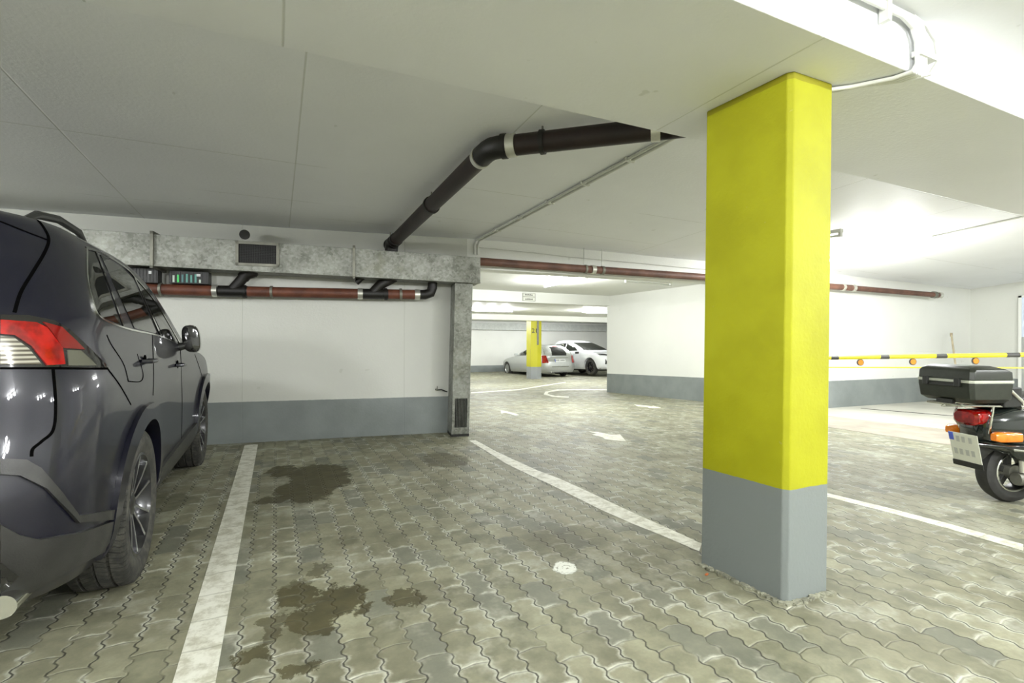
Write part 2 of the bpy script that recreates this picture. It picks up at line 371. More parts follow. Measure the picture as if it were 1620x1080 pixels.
# ------------------------------------------------------------------ ground slabs on the right
def slab(name, px, z0, z1, m, label=None, cat=None):
    pts = [tuple(G(*q)[:2]) if len(q) == 2 else q[:2] for q in px]
    o = MB().prism(pts, z0, z1).build(name, m, kind='structure'); return o
a0 = G(1250, 651); a1 = G(1525, 683); bb0 = G(1250, 667); bb1 = G(1525, 707)
ext = lambda p, q, X: (X, p[1]+(q[1]-p[1])*(X-p[0])/(q[0]-p[0]))
A_ = ext(a0, a1, 12.95); B_ = ext(bb0, bb1, 12.95)
MB().prism([tuple(a0[:2]), A_, (12.95, 5.34), (C1[0]+.1, 5.6), (C1[0]-.02, 5.6)], -.05, .006).build('floor_slab', M_CONC, kind='structure')
MB().prism([tuple(bb0[:2]), B_, A_, tuple(a0[:2])], -.05, .003).build('floor_strip', M_CONC2, kind='structure')
q0 = G(1362, 646.5); q1 = G(1540, 661)
dv = Vector((q1[0]-q0[0], q1[1]-q0[1], 0)); e = Vector((q0[0], q0[1], 0)); f_ = e+dv*1.15; nn = Vector((-dv.y, dv.x, 0)).normalized()*.018
MB().prism([tuple((e-nn)[:2]), tuple((f_-nn)[:2]), tuple((f_+nn)[:2]), tuple((e+nn)[:2])], .0, .010).build('trim_groove', M_DARK, kind='structure')
# ------------------------------------------------------------------ painted lines and arrows
def strip(left, right, name, label, cat, group=None, z=.002):
    L = [G(*p) for p in left]; R_ = [G(*p) for p in right]; mb = MB(); n = len(L)
    vs = [(p[0], p[1], fz(p[1])+z) for p in L]+[(p[0], p[1], fz(p[1])+z) for p in R_]
    vs += [(x, y, zz-z-.004) for x, y, zz in vs]
    fs = [[i, i+1, n+i+1, n+i] for i in range(n-1)]; fs += [[a+2*n for a in f][::-1] for f in fs]
    fs += [[i, i+1, 2*n+i+1, 2*n+i] for i in range(n-1)]+[[n+i, n+i+1, 3*n+i+1, 3*n+i] for i in range(n-1)]+[[0, n, 3*n, 2*n], [n-1, 2*n-1, 4*n-1, 3*n-1]]
    return tag(mb.add(vs, fs).build(name, M_LINE), label, cat, group)
def straight(x0, x1, y0, y1, name, label):
    return tag(MB().box(x0, x1, y0, y1, -.004, .002).build(name, M_LINE), label, 'road marking')
straight(-.312, -.182, .9, 6.22, 'parking_line', 'wide worn white bay line painted between the dark car and the wall')
strip([(742, 697), (770, 714), (800, 733), (835, 750), (870, 766), (910, 786), (950, 806), (1000, 828), (1050, 848), (1106, 872)],
      [(752, 696), (785, 714), (815, 728), (850, 744), (885, 757), (925, 775), (965, 794), (1010, 815), (1060, 837), (1110, 860)],
      'parking_line', 'white bay line running from the sheet metal shaft to the yellow column', 'road marking')
strip([(1305, 785), (1400, 809), (1500, 836), (1619, 871)], [(1305, 779), (1400, 802), (1500, 828), (1619, 861)],
      'parking_line', 'thin white line from the yellow column towards the right, in front of the scooter', 'road marking')
strip([(745, 622), (820, 617), (895, 605)], [(745, 620.5), (820, 615.5), (895, 604)], 'parking_line', 'thin faded white line crossing the far floor in front of the silver estate car', 'road marking')
strip([(962, 617.3), (915, 616.8), (885, 617.5), (868, 620), (866, 623), (878, 626), (900, 627)],
      [(962, 615.6), (915, 615.1), (882, 615.8), (863, 619.3), (860, 623.5), (874, 627.5), (900, 628.8)], 'lane_line', 'curved white lane marking ending at the corner of the white middle wall', 'road marking')
def marking(px, name, label):
    pts = [G(*p) for p in px]; n = len(pts)
    vs = [(p[0], p[1], fz(p[1])+.002) for p in pts]+[(p[0], p[1], fz(p[1])-.004) for p in pts]
    mb = MB().add(vs, [list(range(n)), [n+i for i in range(n)][::-1]]+[[i, (i+1) % n, n+(i+1) % n, n+i] for i in range(n)])
    return tag(mb.build(name, M_LINE), label, 'road marking')
marking([(931, 682.5), (947, 683.5), (966, 687.5), (981, 687), (990.5, 698), (958, 695), (953, 691.5), (936, 687.5), (944, 686)], 'arrow_marking', 'nearest white floor arrow, in the lane left of the yellow column')
marking([(1003, 639.5), (1016, 641), (1030, 642.5), (1034, 641.8), (1046, 645), (1028, 645.2), (1024, 643.8), (1009, 642.5)], 'arrow_marking', 'small white floor arrow close to the base of the white middle wall')
marking([(792, 649), (806, 651.5), (822, 656.5), (815, 657), (799, 652.5), (793, 654)], 'arrow_marking', 'white floor arrow just right of the sheet metal shaft')
# ------------------------------------------------------------------ yellow column
pil = MB(); top = 2.352
lean = .0
ring = lambda z, dx: [(2.027+dx, 1.486+.022, z), (2.027+dx, 1.935, z), (2.31, 1.935, z), (2.31, 1.478, z), (2.049+dx, 1.478, z)]
ring = lambda z, dx: [(2.027+dx, 1.50, z), (1.999+dx, 1.935, z), (2.30+dx, 1.935, z), (2.308+dx, 1.476, z), (2.046+dx, 1.478, z)]
pil.loft([ring(-.02, 0), ring(.5, .006), ring(1.4, .018), ring(2.352, .028)])
o = pil.build('concrete_column', M_PIL, bevel=.006); tag(o, 'large concrete column painted yellow with a grey base, standing in the foreground', 'column')
# gap filling at its foot
M_MORT = mat('crumbled_mortar', (.30, .30, .22), .9, var=.4, scale=25, bump=.9, bscale=90)
mb = MB(); rnd = random.Random(3)
foot = [(2.0, 1.95), (1.985, 1.93), (2.02, 1.47), (2.045, 1.455), (2.325, 1.455)]
for a, b_ in (((1.99, 1.93), (2.02, 1.49)), ((2.04, 1.465), (2.32, 1.46))):
    for i in range(46):
        t = i/45; cx = a[0]+(b_[0]-a[0])*t+rnd.uniform(-.014, .006); cy = a[1]+(b_[1]-a[1])*t+rnd.uniform(-.014, .006); r = rnd.uniform(.004, .012)
        mb.box(cx-r, cx+r, cy-r, cy+r*1.3, -.002, r*.9, Matrix.Translation((cx, cy, 0))@Matrix.Rotation(rnd.uniform(0, 3), 4, 'Z')@Matrix.Translation((-cx, -cy, 0)))
o = mb.build('mortar_crumbs', M_MORT); tag(o, 'crumbled mortar along the foot of the yellow column', 'rubble'); o['kind'] = 'stuff'
p = Zp(1118, 909); o = MB().box(-.012, .012, -.006, .006, 0, .006, Matrix.Translation((p[0], p[1], 0))@Matrix.Rotation(.4, 4, 'Z')).build('leaf_scrap', mat('orange_scrap', (.5, .13, .03), .7), bevel=.002)
tag(o, 'tiny orange scrap lying at the foot of the yellow column', 'litter')
# far column
def far_column(pxl, pxr, py, label, w=.5):
    a = G((pxl+pxr)/2, py); c, s = math.cos(-YAW*.2), math.sin(-YAW*.2)
    o = MB().prism([(a[0]-.25, a[1]), (a[0]-.02, a[1]-.14), (a[0]+.25, a[1]+.02), (a[0]+.25, a[1]+.4), (a[0]-.25, a[1]+.4)], -.5, 2.0)
    m, nt, b = new_mat('far_column_paint'); n = N(nt); x, y, z = n.sep(n.pos())
    nt.links.new(n.mix(n.m('LESS_THAN', z, fz(a[1])+.5), (.52, .49, .02), (.28, .30, .30)), b.inputs['Base Color']); b.inputs['Roughness'].default_value = .5
    r = thing('concrete_column', label, 'column', (0, 0, 0)); o.build('shaft', m, r)
    return r, a
fc, fca = far_column(838, 858.5, 599, 'distant yellow column with a grey base and a bay number, in front of the silver estate car')
M_INK = mat('dark_ink', (.03, .03, .03), .6)
nrm = Matrix(((.95, 0, .3), (0, 0, 0), (0, 1, 0)))
t = text_mesh('21', .26, Matrix.Translation((fca[0]-.12, fca[1]-.094, 1.58))@Matrix.Rotation(math.atan2(-.14, .23), 4, 'Z')@Matrix.Rotation(math.pi/2, 4, 'X'), 'bay_number', M_INK, fc)
MB().box(-.05, .05, -.004, .004, 1.0, 2.0, Matrix.Translation((fca[0]-.0, fca[1]-.135, 0))@Matrix.Rotation(.2, 4, 'Z')).build('cable_cover', M_GALVD, fc)
# ------------------------------------------------------------------ sheet metal duct along the wall
DD = Vector((2.59, -.40, 0)).normalized(); DN = Vector((DD.y, -DD.x, 0))  # along the wall / towards the camera
D0 = Vector((2.33, 5.62, 0)); Da = D0-DD*6
dpx = lambda x, y, off=0.: Vp(x, y, (Da+DN*off), (D0+DN*off))
TL, TR, BL, BR = dpx(100, 360), dpx(760, 407), dpx(100, 412.5), dpx(760, 447.5)
duct = thing('ventilation_duct', 'long galvanised ventilation duct fixed along the back wall, ending above the vertical shaft', 'duct', (0, 0, 0))
def ext_(a, b, t): return tuple(a+(b-a)*t)
t0 = -.55
tl = np.array(ext_(TL, TR, t0)); bl = np.array(ext_(BL, BR, t0)); dep = -DN*.33; dep = np.array(dep)
zt_, zb_ = (TL[2]+TR[2])/2, (BL[2]+BR[2])/2
def dbox(a, b, z0a, z1a, z0b, z1b, off0, off1):
    """box along the duct between stations a and b (distance from D0 back along the wall)"""
    r = []
    for s, z0, z1 in ((a, z0a, z1a), (b, z0b, z1b)):
        P = D0-DD*s; f = P+DN*off1; k = P+DN*off0
        r.append([(k.x, k.y, z0), (f.x, f.y, z0), (f.x, f.y, z1), (k.x, k.y, z1)])
    return MB().loft(r)
def zs(s, top):
    a, b = (TL, TR) if top else (BL, BR)
    sa = (D0-Vector(a)).dot(DD); sb = (D0-Vector(b)).dot(DD)
    return float(b[2]+(a[2]-b[2])*(s-sb)/(sa-sb))
sE = (D0-Vector(TR)).dot(DD)
S_end = 7.5
sF = (D0-Vector(dpx(560, 400))).dot(DD); sF2 = (D0-Vector(dpx(241, 390))).dot(DD)
for a, b in ((sE, sF), (sF, sF2), (sF2, S_end)):
    dbox(a, b, zs(a, 0), zs(a, 1), zs(b, 0), zs(b, 1), -.34, 0).build('duct_section', M_GALV, duct, bevel=.004)
for s in (sF, sF2):
    mb = dbox(s-.014, s+.014, zs(s, 0)-.028, zs(s, 0), zs(s, 0)-.028, zs(s, 0), -.34, .028)
    for q in (dbox(s-.014, s+.014, zs(s, 0)-.028, zs(s, 1)+.028, zs(s, 0)-.028, zs(s, 1)+.028, 0, .028), dbox(s-.014, s+.014, zs(s, 1), zs(s, 1)+.028, zs(s, 1), zs(s, 1)+.028, -.34, .028)):
        mb.add(q.v, q.f)
    mb.build('flange', M_GALVD, duct)
# lower folded edge of the duct
dbox(sE, S_end, zs(sE, 0)-.004, zs(sE, 0)+.006, zs(S_end, 0)-.004, zs(S_end, 0)+.006, -.02, .008).build('fold', M_GALV, duct)
ga, gb = (D0-Vector(dpx(442, 400))).dot(DD), (D0-Vector(dpx(373, 400))).dot(DD)
gz0, gz1 = dpx(408, 421)[2], dpx(408, 383)[2]
gr = MB()
for a, b, z0, z1 in ((ga, gb, gz0, gz0+.028), (ga, gb, gz1-.028, gz1), (ga, ga+.028, gz0, gz1), (gb-.028, gb, gz0, gz1)):
    q = dbox(a, b, z0, z1, z0, z1, 0, .016); gr.add(q.v, q.f)
go = gr.build('grille_frame', M_GALVD, duct)
dbox(ga+.02, gb-.02, gz0+.02, gz1-.02, gz0+.02, gz1-.02, 0, .003).build('grille_opening', M_DARK, go)
gr = MB()
for i in range(1, 22):
    s = ga+.028+(gb-ga-.056)*i/22; q = dbox(s-.0015, s+.0015, gz0+.02, gz1-.02, gz0+.02, gz1-.02, .004, .007); gr.add(q.v, q.f)
for i in range(1, 12):
    z = gz0+.028+(gz1-gz0-.056)*i/12; q = dbox(ga+.02, gb-.02, z-.0015, z+.0015, z-.0015, z+.0015, .004, .007); gr.add(q.v, q.f)
gr.build('grille_mesh', M_BLACK, go)
# vertical shaft
vs_ = thing('ventilation_shaft', 'upright galvanised sheet metal shaft with a low grille at the end of the back wall', 'duct', (0, 0, 0))
P0 = G(714, 691); P1 = G(742.5, 690); P0 = Vector((P0[0], P0[1], 0)); P1 = Vector((P1[0], P1[1], 0)); P1 = P0+DD*((P1-P0).dot(DD))
pp0 = Vector(tuple(Vp(717, 560, P0, P0+DD))); 
zt2 = zs(.2, 0)
bk = -DN*.30
L0 = [tuple((P0)[:2]), tuple((P1)[:2]), tuple((P1+bk)[:2]), tuple((P0+bk)[:2])]
up = Vector((.045, 0, 0))
def vring(z): 
    k = z/2.0; return [(x+up.x*k, y, z) for x, y in L0]
MB().loft([vring(.03), vring(zt2)]).build('shaft_body', M_GALV, vs_, bevel=.004)
w_ = (P1-P0).length
def face(u0, u1, z0, z1, off, th):
    r = []
    for z in (z0, z1):
        k = z/2.0*up.x
        a = P0+DD*(w_*u0)+DN*off; b = P0+DD*(w_*u1)+DN*off; c = b+DN*th; d = a+DN*th
        r.append([(q.x+k, q.y, z) for q in (a, b, c, d)])
    return MB().loft(r)
zg1, zg0 = .5, .07
fr = MB()
for q in (face(0.02, .98, zg0, zg0+.04, 0, .012), face(.02, .98, zg1-.04, zg1, 0, .012), face(.02, .14, zg0, zg1, 0, .012), face(.86, .98, zg0, zg1, 0, .012)): fr.add(q.v, q.f)
fo = fr.build('grille_frame', M_GALV, vs_)
face(.12, .88, zg0+.03, zg1-.03, 0, .003).build('grille_opening', M_DARK, fo)
fr = MB()
for i in range(9):
    u = .16+.68*i/8; q = face(u-.007, u+.007, zg0+.03, zg1-.03, .003, .006); fr.add(q.v, q.f)
fr.build('grille_bars', M_GALV, fo)
MB().prism([(x, y) for x, y in L0], 0, .03).build('foot', M_BLACK, vs_)
# ------------------------------------------------------------------ pipe run on the wall under the duct
run = thing('drain_pipe', 'red-brown drain pipe on the back wall below the duct with two black branches', 'pipe', (0, 0, 0))
Pw = D0-DN*.22   # pipe plane, between duct face and wall
wpx = lambda x, y: Vector(tuple(Vp(x, y, Pw, Pw+DD)))
def seg(x0, y0, x1, y1, r, name, m, parent=run, sg=20): return MB().tube([wpx(x0, y0), wpx(x1, y1)], r, sg).build(name, m, parent, smooth=True)
rp = .058
seg(60, 452, 338, 460.0, rp, 'pipe_section', M_BROWN); seg(390, 461, 568, 464.5, rp, 'pipe_section', M_BROWN); seg(610, 465, 662, 466, rp, 'pipe_section', M_BROWN)
seg(346, 460, 392, 461, rp*1.05, 'branch_fitting', M_CAST); seg(570, 464.5, 614, 465.2, rp*1.05, 'branch_fitting', M_CAST)
MB().tube([wpx(366, 460.5), wpx(378, 447), wpx(386, 438)], rp*.95, 20).build('branch_arm', M_CAST, run, smooth=True)
MB().tube([wpx(384, 440), wpx(390, 433), wpx(399, 431), wpx(401, 420)], rp*1.1, 20).build('branch_elbow', M_CAST, run, smooth=True)
MB().tube([wpx(588, 465), wpx(602, 450), wpx(622, 440), wpx(626, 432)], rp*1.0, 20).build('branch_arm', M_CAST, run, smooth=True)
MB().tube([wpx(656, 466), wpx(672, 466), wpx(681, 463), wpx(684, 455), wpx(684.5, 436)], rp*1.0, 20).build('end_elbow', M_CAST, run, smooth=True)
MB().tube([wpx(566, 444), wpx(577, 436)], .034, 16).build('stub_pipe', M_CAST, run, smooth=True)
MB().tube([wpx(563, 446.5), wpx(568.5, 442)], .04, 16).build('stub_flange', M_CAST, run, smooth=True)
for x, y in ((340.5, 460), (570, 464.5), (660, 466)): seg(x-4, y-.1, x+4, y+.1, rp*1.13, 'coupling_band', M_BRIGHT)
for x, y in ((255, 457.5), (430, 462), (634, 465.5)):
    o = seg(x-2, y, x+2, y, rp*1.22, 'pipe_clamp', M_GALVD); a = wpx(x, y)
    MB().tube([a, a-Vector(DN)*.1], .01, 8).build('clamp_bolt', M_GALVD, o)
for x, y in ((387, 461), (610, 465.2)): seg(x-2.5, y, x+2.5, y, rp*1.25, 'socket_ring', M_CAST)
# junction boxes standing on the pipe
def crate(x0, y0, x1, y1, label, bright):
    a = wpx(x0, y0); b = wpx(x1, y1); zt = a.z; z1 = b.z
    w = (Vector((b.x, b.y, 0))-Vector((a.x, a.y, 0))).dot(DD)
    r = thing('crate', label, 'crate', (a.x, a.y, z1), math.atan2(DD.y, DD.x), 'dark crates between the duct and the pipe')
    h = zt-z1
    MB().box(0, w, -.07, .045, 0, h).build('box', M_BLACK, r, bevel=.006)
    mb = MB()
    for i in range(9):
        u = w*(i+.5)/9; mb.box(u-.004, u+.004, -.075, -.07, .01, h-.01)
    mb.build('ribs', M_BLACK, r)
    rr = random.Random(5)
    if bright:
        for i in range(7):
            u = w*(.1+.11*i); hh = h*rr.uniform(.25, .7)
            MB().box(u, u+w*.05, -.079, -.075, h*.1, h*.1+hh).build('label', mat('label_print', random.choice([(.1, .3, .25), (.05, .55, .12), (.5, .6, .5), (.08, .2, .2)]), .5), r)
    MB().box(w*.7, w*.8, -.079, -.075, h*.6, h*.8).build('handle_slot', mat('pale_slot', (.6, .62, .6), .5), r)
crate(271, 429, 333, 451, 'black crate with small green and white labels under the duct, next to the branch fitting', True)
crate(206, 424, 254, 449, 'plain black crate under the duct, nearest to the dark car', False)
# ------------------------------------------------------------------ black drain pipe under the ceiling
ZB = 2.455
EL = Zp(776, 234, ZB); E1 = Zp(1048, 203, ZB); E0 = dpx(620, 385, -.15)
E1b = E1+(E1-EL)/np.linalg.norm(E1-EL)*.02
cp = thing('drain_pipe', 'thick black-brown drain pipe hanging under the ceiling with one elbow', 'pipe', (0, 0, 0))
EL, E1, E0 = Vector(EL), Vector(E1), Vector(E0); r_ = .068
dA = (E1-EL).normalized(); dB = (E0-EL).normalized()
ZD = E1+dA*.32; ZD.z = ZB
ep = EL+dA*.11; eq = EL+dB*.11
MB().tube([ep, E1+dA*.05], r_, 28).build('pipe_section', M_REDDK, cp, smooth=True)
MB().tube([E1+dA*.0, E1+dA*.30], r_*1.0, 28).build('pipe_section', M_REDDK, cp, smooth=True)
MB().tube([eq, E0-dB*.05], r_, 28).build('pipe_section', M_REDDK, cp, smooth=True)
arc = [EL+dA*.14, EL+dA*.06+dB*.004, EL+dA*.02+dB*.02, EL+dB*.06+dA*.004, EL+dB*.14]
MB().tube(arc, r_*1.08, 28).build('elbow', M_CAST, cp, smooth=True)
MB().tube([E0-dB*.12, E0-dB*.01, E0+Vector((0, 0, -.05))+dB*.025, E0+dB*.03+Vector((0, 0, -.16))], r_*1.1, 24).build('down_elbow', M_CAST, cp, smooth=True)
def band(P, d, w=.05, k=1.12): return MB().tube([P-d*w/2, P+d*w/2], r_*k, 28).build('coupling_band', M_BRIGHT, cp, smooth=True)
band(EL+dA*.15, dA, .06); band(EL+dB*.17, dB, .04); band(E1-dA*.04, dA, .055)
MB().tube([EL+dA*.08, EL+dA*.115], r_*1.2, 24).build('socket_ring', M_CAST, cp, smooth=True)
band(E0-dB*.2, dB, .05, 1.1).data.materials[0] = M_CAST
for t in (.28, .82):
    pass
for P, d in ((EL+dA*.36, dA), (EL+dB*1.3, dB), (EL+dB*2.9, dB)):
    o = MB().tube([P-d*.015, P+d*.015], r_*1.16, 24).build('pipe_clamp', M_CAST, cp, smooth=True)
    MB().tube([P+Vector((0, 0, r_)), Vector((P.x, P.y, cz(P.x, P.y)))], .007, 8).build('hanger_rod', M_GALVD, o)
# stub with round cap poking out above the duct
a = dpx(387, 371, -.2); b = dpx(387, 371, .0)
o = MB().tube([Vector(tuple(a)), Vector(tuple(b))], .052, 20).build('pipe_stub', M_CAST, smooth=True); tag(o, 'short black pipe stub above the grille of the duct', 'pipe')
# ------------------------------------------------------------------ brown pipe along the opening
bp = thing('drain_pipe', 'long red-brown drain pipe running along the beam over the opening to the right corner', 'pipe', (0, 0, 0))
bpx = lambda x, y: Vector(tuple(Vp(x, y, (2.33, 5.88), (7.72, 5.47)))) 
K = [(755, 413.3), (941, 426.5), (958, 428), (1115, 438), (1215, 445.4)]
K2 = [bpx(*k) for k in K]
e1, e2 = Vector(tuple(Yp(1349, 455.5, 5.36))), Vector(tuple(Yp(1488, 467, 5.18)))
j = bpx(1200, 444.2)
MB().tube([K2[0], bpx(936, 426.2)], .052, 20).build('pipe_section', M_BROWN2, bp, smooth=True)
MB().tube([bpx(936, 426.2), j], .052, 20).build('pipe_section', M_BROWN2, bp, smooth=True)
MB().tube([j, e1], .052, 20).build('pipe_section', M_BROWN2, bp, smooth=True)
MB().tube([e1, e2], .047, 20).build('pipe_section', M_BROWN2, bp, smooth=True)
dd_ = (e2-e1).normalized()
for P, d, m, k, w in ((bpx(938, 426.4), (bpx(945, 426.9)-bpx(938, 426.4)).normalized(), M_BRIGHT, 1.25, .06), (bpx(926, 425.5), (bpx(945, 426.9)-bpx(938, 426.4)).normalized(), M_GALVD, 1.2, .03), (bpx(953, 427.5), (bpx(945, 426.9)-bpx(938, 426.4)).normalized(), M_GALVD, 1.2, .04),
                (e1, dd_, M_BRIGHT, 1.3, .06), (e1-dd_*.25, dd_, M_BRIGHT, 1.25, .05), (e2-dd_*.2, dd_, M_GALVD, 1.3, .07), (e2-dd_*.04, dd_, M_BRIGHT, 1.2, .08)):
    MB().tube([P-d*w/2, P+d*w/2], .05*k, 20).build('coupling_band', m, bp, smooth=True)
MB().tube([e2, e2+dd_*.05], [.05, .03], 20).build('end_cap', M_CAST, bp, smooth=True)
for x in (924, 952):
    P = bpx(x, 425.5 if x == 924 else 427.5); MB().tube([P, Vector((P.x, P.y, cz(P.x, P.y)))], .007, 8).build('hanger_rod', M_WIRE, bp)
# ------------------------------------------------------------------ conduits
cd = thing('cable_conduit', 'pair of thin white conduits crossing the ceiling from the column to the wall corner', 'conduit', (0, 0, 0))
a = Zp(1084, 207, 2.54); b = Zp(753, 381, 2.42)
a = Vector(tuple(a)); b = Vector(tuple(b))
for off in (0, .045):
    A = a+Vector((off, 0, 0)); B = b+Vector((off, 0, 0)); A.z = cz(A.x, A.y)-.014; B.z = cz(B.x, B.y)-.014
    mid = [A.lerp(B, i/6) for i in range(7)]
    for q in mid: q.z = cz(q.x, q.y)-.016
    mid[0] = mid[0]+(mid[0]-mid[1]).normalized()*.30
    D = mid[-1]+Vector((0, .05, -.05)); mid += [D, D+Vector((0, 0, -.12))]
    MB().tube(mid, .0125, 10).build('conduit_tube', M_WIRE, cd, smooth=True)
for i in range(1, 6):
    P = a.lerp(b, i/6)+Vector((.022, 0, 0)); P.z = cz(P.x, P.y)-.012
    MB().box(-.045, .045, -.012, .012, -.018, .012).move(Matrix.Translation(P)).build('saddle', M_WIRE, cd)
# bundle around the column head: along the beam soffit, up its side, along the ceiling to the left
cb = thing('cable_conduit', 'bundle of white conduits bending around the beam edge beside the column head', 'conduit', (0, 0, 0))
for i in range(4):
    o_ = i*.022
    Pa = Vector((2.30, 1.62-o_*.6, 2.335)); 
    x1 = 2.55+o_*.9
    s0 = Zp(1312, 146+i*5, 2.335); s0 = Vector(tuple(s0)); s1 = Zp(1400, 104+i*5.5, 2.335); s1 = Vector(tuple(s1))
    s1.y = 1.25+.03; s1.x = 2.43+o_*.5; s0 = Vector((2.28, 1.62-o_, 2.335)); s1 = Vector((2.50+o_*.9, 1.31-o_*.15, 2.335))
    y_ = 1.232
    path = [s0, s0.lerp(s1, .5), s1, Vector((s1.x+.02, y_+.012, 2.338)), Vector((s1.x+.035, y_, 2.37)), Vector((s1.x+.03, y_, 2.47+i*.012)), Vector((s1.x, y_, 2.52+i*.010)), Vector((s1.x-.08, y_, 2.545+i*.006)), Vector((-1.5, y_, 2.50+i*.024))]
    MB().tube(path, .0095, 10).build('conduit_tube', M_WIRE, cb, smooth=True)
pts = [Vector((2.56, 1.30, 2.333)), Vector((2.64, 1.235, 2.35)), Vector((2.69, 1.225, 2.42)), Vector((2.67, 1.228, 2.5)), Vector((2.60, 1.232, 2.555)), Vector((2.50, 1.232, 2.57))]
MB().tube(pts, .008, 10).build('loose_cable', M_WIRE, cb, smooth=True)
for x in (2.30, 1.5, .7): MB().box(x-.012, x+.012, 1.215, 1.252, 2.49, 2.585).build('saddle', M_WIRE, cb)
MB().box(2.53, 2.66, 1.215, 1.252, 2.405, 2.43).build('saddle', M_WIRE, cb)
# thin cable along the beam over the opening
o = MB().tube([Vector(tuple(Vp(*q, (2.33, 5.975), (7.72, 5.585)))) for q in ((758, 391), (840, 399), (900, 406), (1000, 415), (1115, 426), (1200, 433))], .006, 8).build('wall_cable', M_WIRE, smooth=True)
tag(o, 'thin white cable clipped along the beam above the long brown pipe', 'cable')
# ------------------------------------------------------------------ lamps
LG = 'fluorescent tube lamps under the ceilings'
def tube_lamp(loc, rz, label, L=1.5, power=60, lit=True, drop=.03):
    r = thing('tube_lamp', label, 'lamp', loc, rz, None)
    MB().box(-L/2, L/2, -.03, .03, -.045, 0).build('housing', M_LAMPH, r, bevel=.006)
    MB().tube([(-L/2+.03, 0, -.075), (L/2-.03, 0, -.075)], .014, 14).build('tube', M_TUBE if lit else M_TUBEOFF, r, smooth=True)
    for s in (-1, 1): MB().box(s*(L/2-.02)-.015, s*(L/2-.02)+.015, -.02, .02, -.095, -.04).build('end_holder', M_LAMPH, r, bevel=.004)
    if lit:
        for k in range(3):
            ld = bpy.data.lights.new('tube_light', 'POINT'); ld.energy = power*LAMP_POWER/3; ld.color = (.98, .99, 1); ld.shadow_soft_size = .08
            lo = bpy.data.objects.new('tube_light', ld); COL.objects.link(lo); lo.parent = r; lo.location = ((k-1)*L*.33, 0, -.15)
    return r
HP = math.pi/2
a = Zp(1475, 378, 2.43)
LX = 7.45
def zc(x, y): return cz(x, y)
cl = lambda x, y: (x, y, cz(x, y))
q = Zp(1475, 372, 2.50); tube_lamp((q[0], q[1]+.78, cz(q[0], q[1]+.78)), HP, 'lit tube lamp under the ceiling to the right of the yellow column', power=170)
X0 = q[0]
o = MB().tube([Vector((X0+.0, yy, cz(X0, yy)-.012)) for yy in (-2, 0, 1.24)]+[Vector((X0, 1.24, 2.34)), Vector((X0, 2.28, 2.34))]+[Vector((X0, 2.29, cz(X0, 2.3)-.012)), Vector((X0, q[1], cz(X0, q[1])-.012))], .012, 8).build('cable_conduit', M_WIRE, smooth=True)
tag(o, 'thin conduit leading across the ceiling to the lit tube lamp on the right', 'conduit')
q = Zp(1334, 352, 2.53); tube_lamp((q[0]-.02, q[1]+.75, cz(q[0], q[1]+.75)), HP, 'unlit tube lamp with an open end, just right of the yellow column', lit=False)
q = Zp(893, 440, 2.31); tube_lamp((q[0], q[1], 2.305), HP, 'lit tube lamp under the middle ceiling behind the long brown pipe', power=150)
q = Zp(778, 488, 2.2); tube_lamp((q[0], q[1], 2.2), 0, 'lit tube lamp in the far hall, just right of the sheet metal shaft', power=175)
q = Zp(950, 491, 2.2); tube_lamp((q[0], q[1], 2.2), 0, 'lit tube lamp in the far hall beside the corner of the middle wall', power=175)
q = Zp(1035, 445, 2.31)
tube_lamp((q[0]-.3, q[1]-.2, 2.31), .1, 'unlit tube lamp under the middle ceiling, left of the yellow column', lit=False, L=1.2)
for (x, y, rz, pw, wh) in ((2.2, -2.6, HP, 300, 'to the right behind the viewer'), (5.6, -1.4, HP, 260, 'outside the frame beside the scooter'), (9.0, -.5, HP, 260, 'outside the frame, furthest right'), (-2.8, -1.6, HP, 260, 'behind the dark blue SUV'), (.6, -.3, 0, 60, 'right above the viewer'), (-3.9, 3.6, HP, 120, 'added beyond the dark blue SUV to brighten the bay')):  # the last one is an added, unseen lamp that brightens the bay ceiling
    tube_lamp((x, y, cz(x, y)), rz, 'lit tube lamp under the ceiling '+wh, power=pw)
for x, y, wh in ((8, 20.5, 'over the silver estate car'), (13, 20.5, 'over the white SUV'), (13, 14, 'hidden behind the middle wall'), (14, 8, 'in the lane behind the middle wall')):
    tube_lamp((x, y, 2.2 if y > 11 else 2.31), 0, 'lit tube lamp in the far hall '+wh, power=175)
# ------------------------------------------------------------------ sign on the far beam
a = Vector(tuple(Yp(826.6, 463, 10.49))); b = Vector(tuple(Yp(846.4, 476.6, 10.49)))
sg = thing('notice_sign', 'small white notice board with dark writing on the far beam', 'sign', ((a.x+b.x)/2, 10.49, b.z))
w2 = (b.x-a.x)/2; h2 = a.z-b.z
MB().box(-w2, w2, -.012, .004, 0, h2).build('board', mat('sign_white', (.62, .63, .56), .5), sg)
mb = MB(); 
for q in ((-w2, w2, 0, .008), (-w2, w2, h2-.008, h2), (-w2, -w2+.01, 0, h2), (w2-.01, w2, 0, h2), (-w2, w2, h2*.5, h2*.5+.012)): mb.box(q[0], q[1], -.015, -.012, q[2], q[3])
mb.build('border', mat('sign_edge', (.2, .2, .17), .5), sg)
rr = random.Random(2); mb = MB()
for zc_, xa, xb in ((.78, -.62, .5), (.24, -.6, .62)):
    x = xa*w2
    while x < xb*w2:
        l = rr.uniform(.008, .02); mb.box(x, x+l, -.016, -.012, h2*zc_-.016, h2*zc_+.016*rr.choice([1, 1, .6])); x += l+.007
mb.build('lettering', mat('sign_ink', (.12, .12, .1), .5), sg)
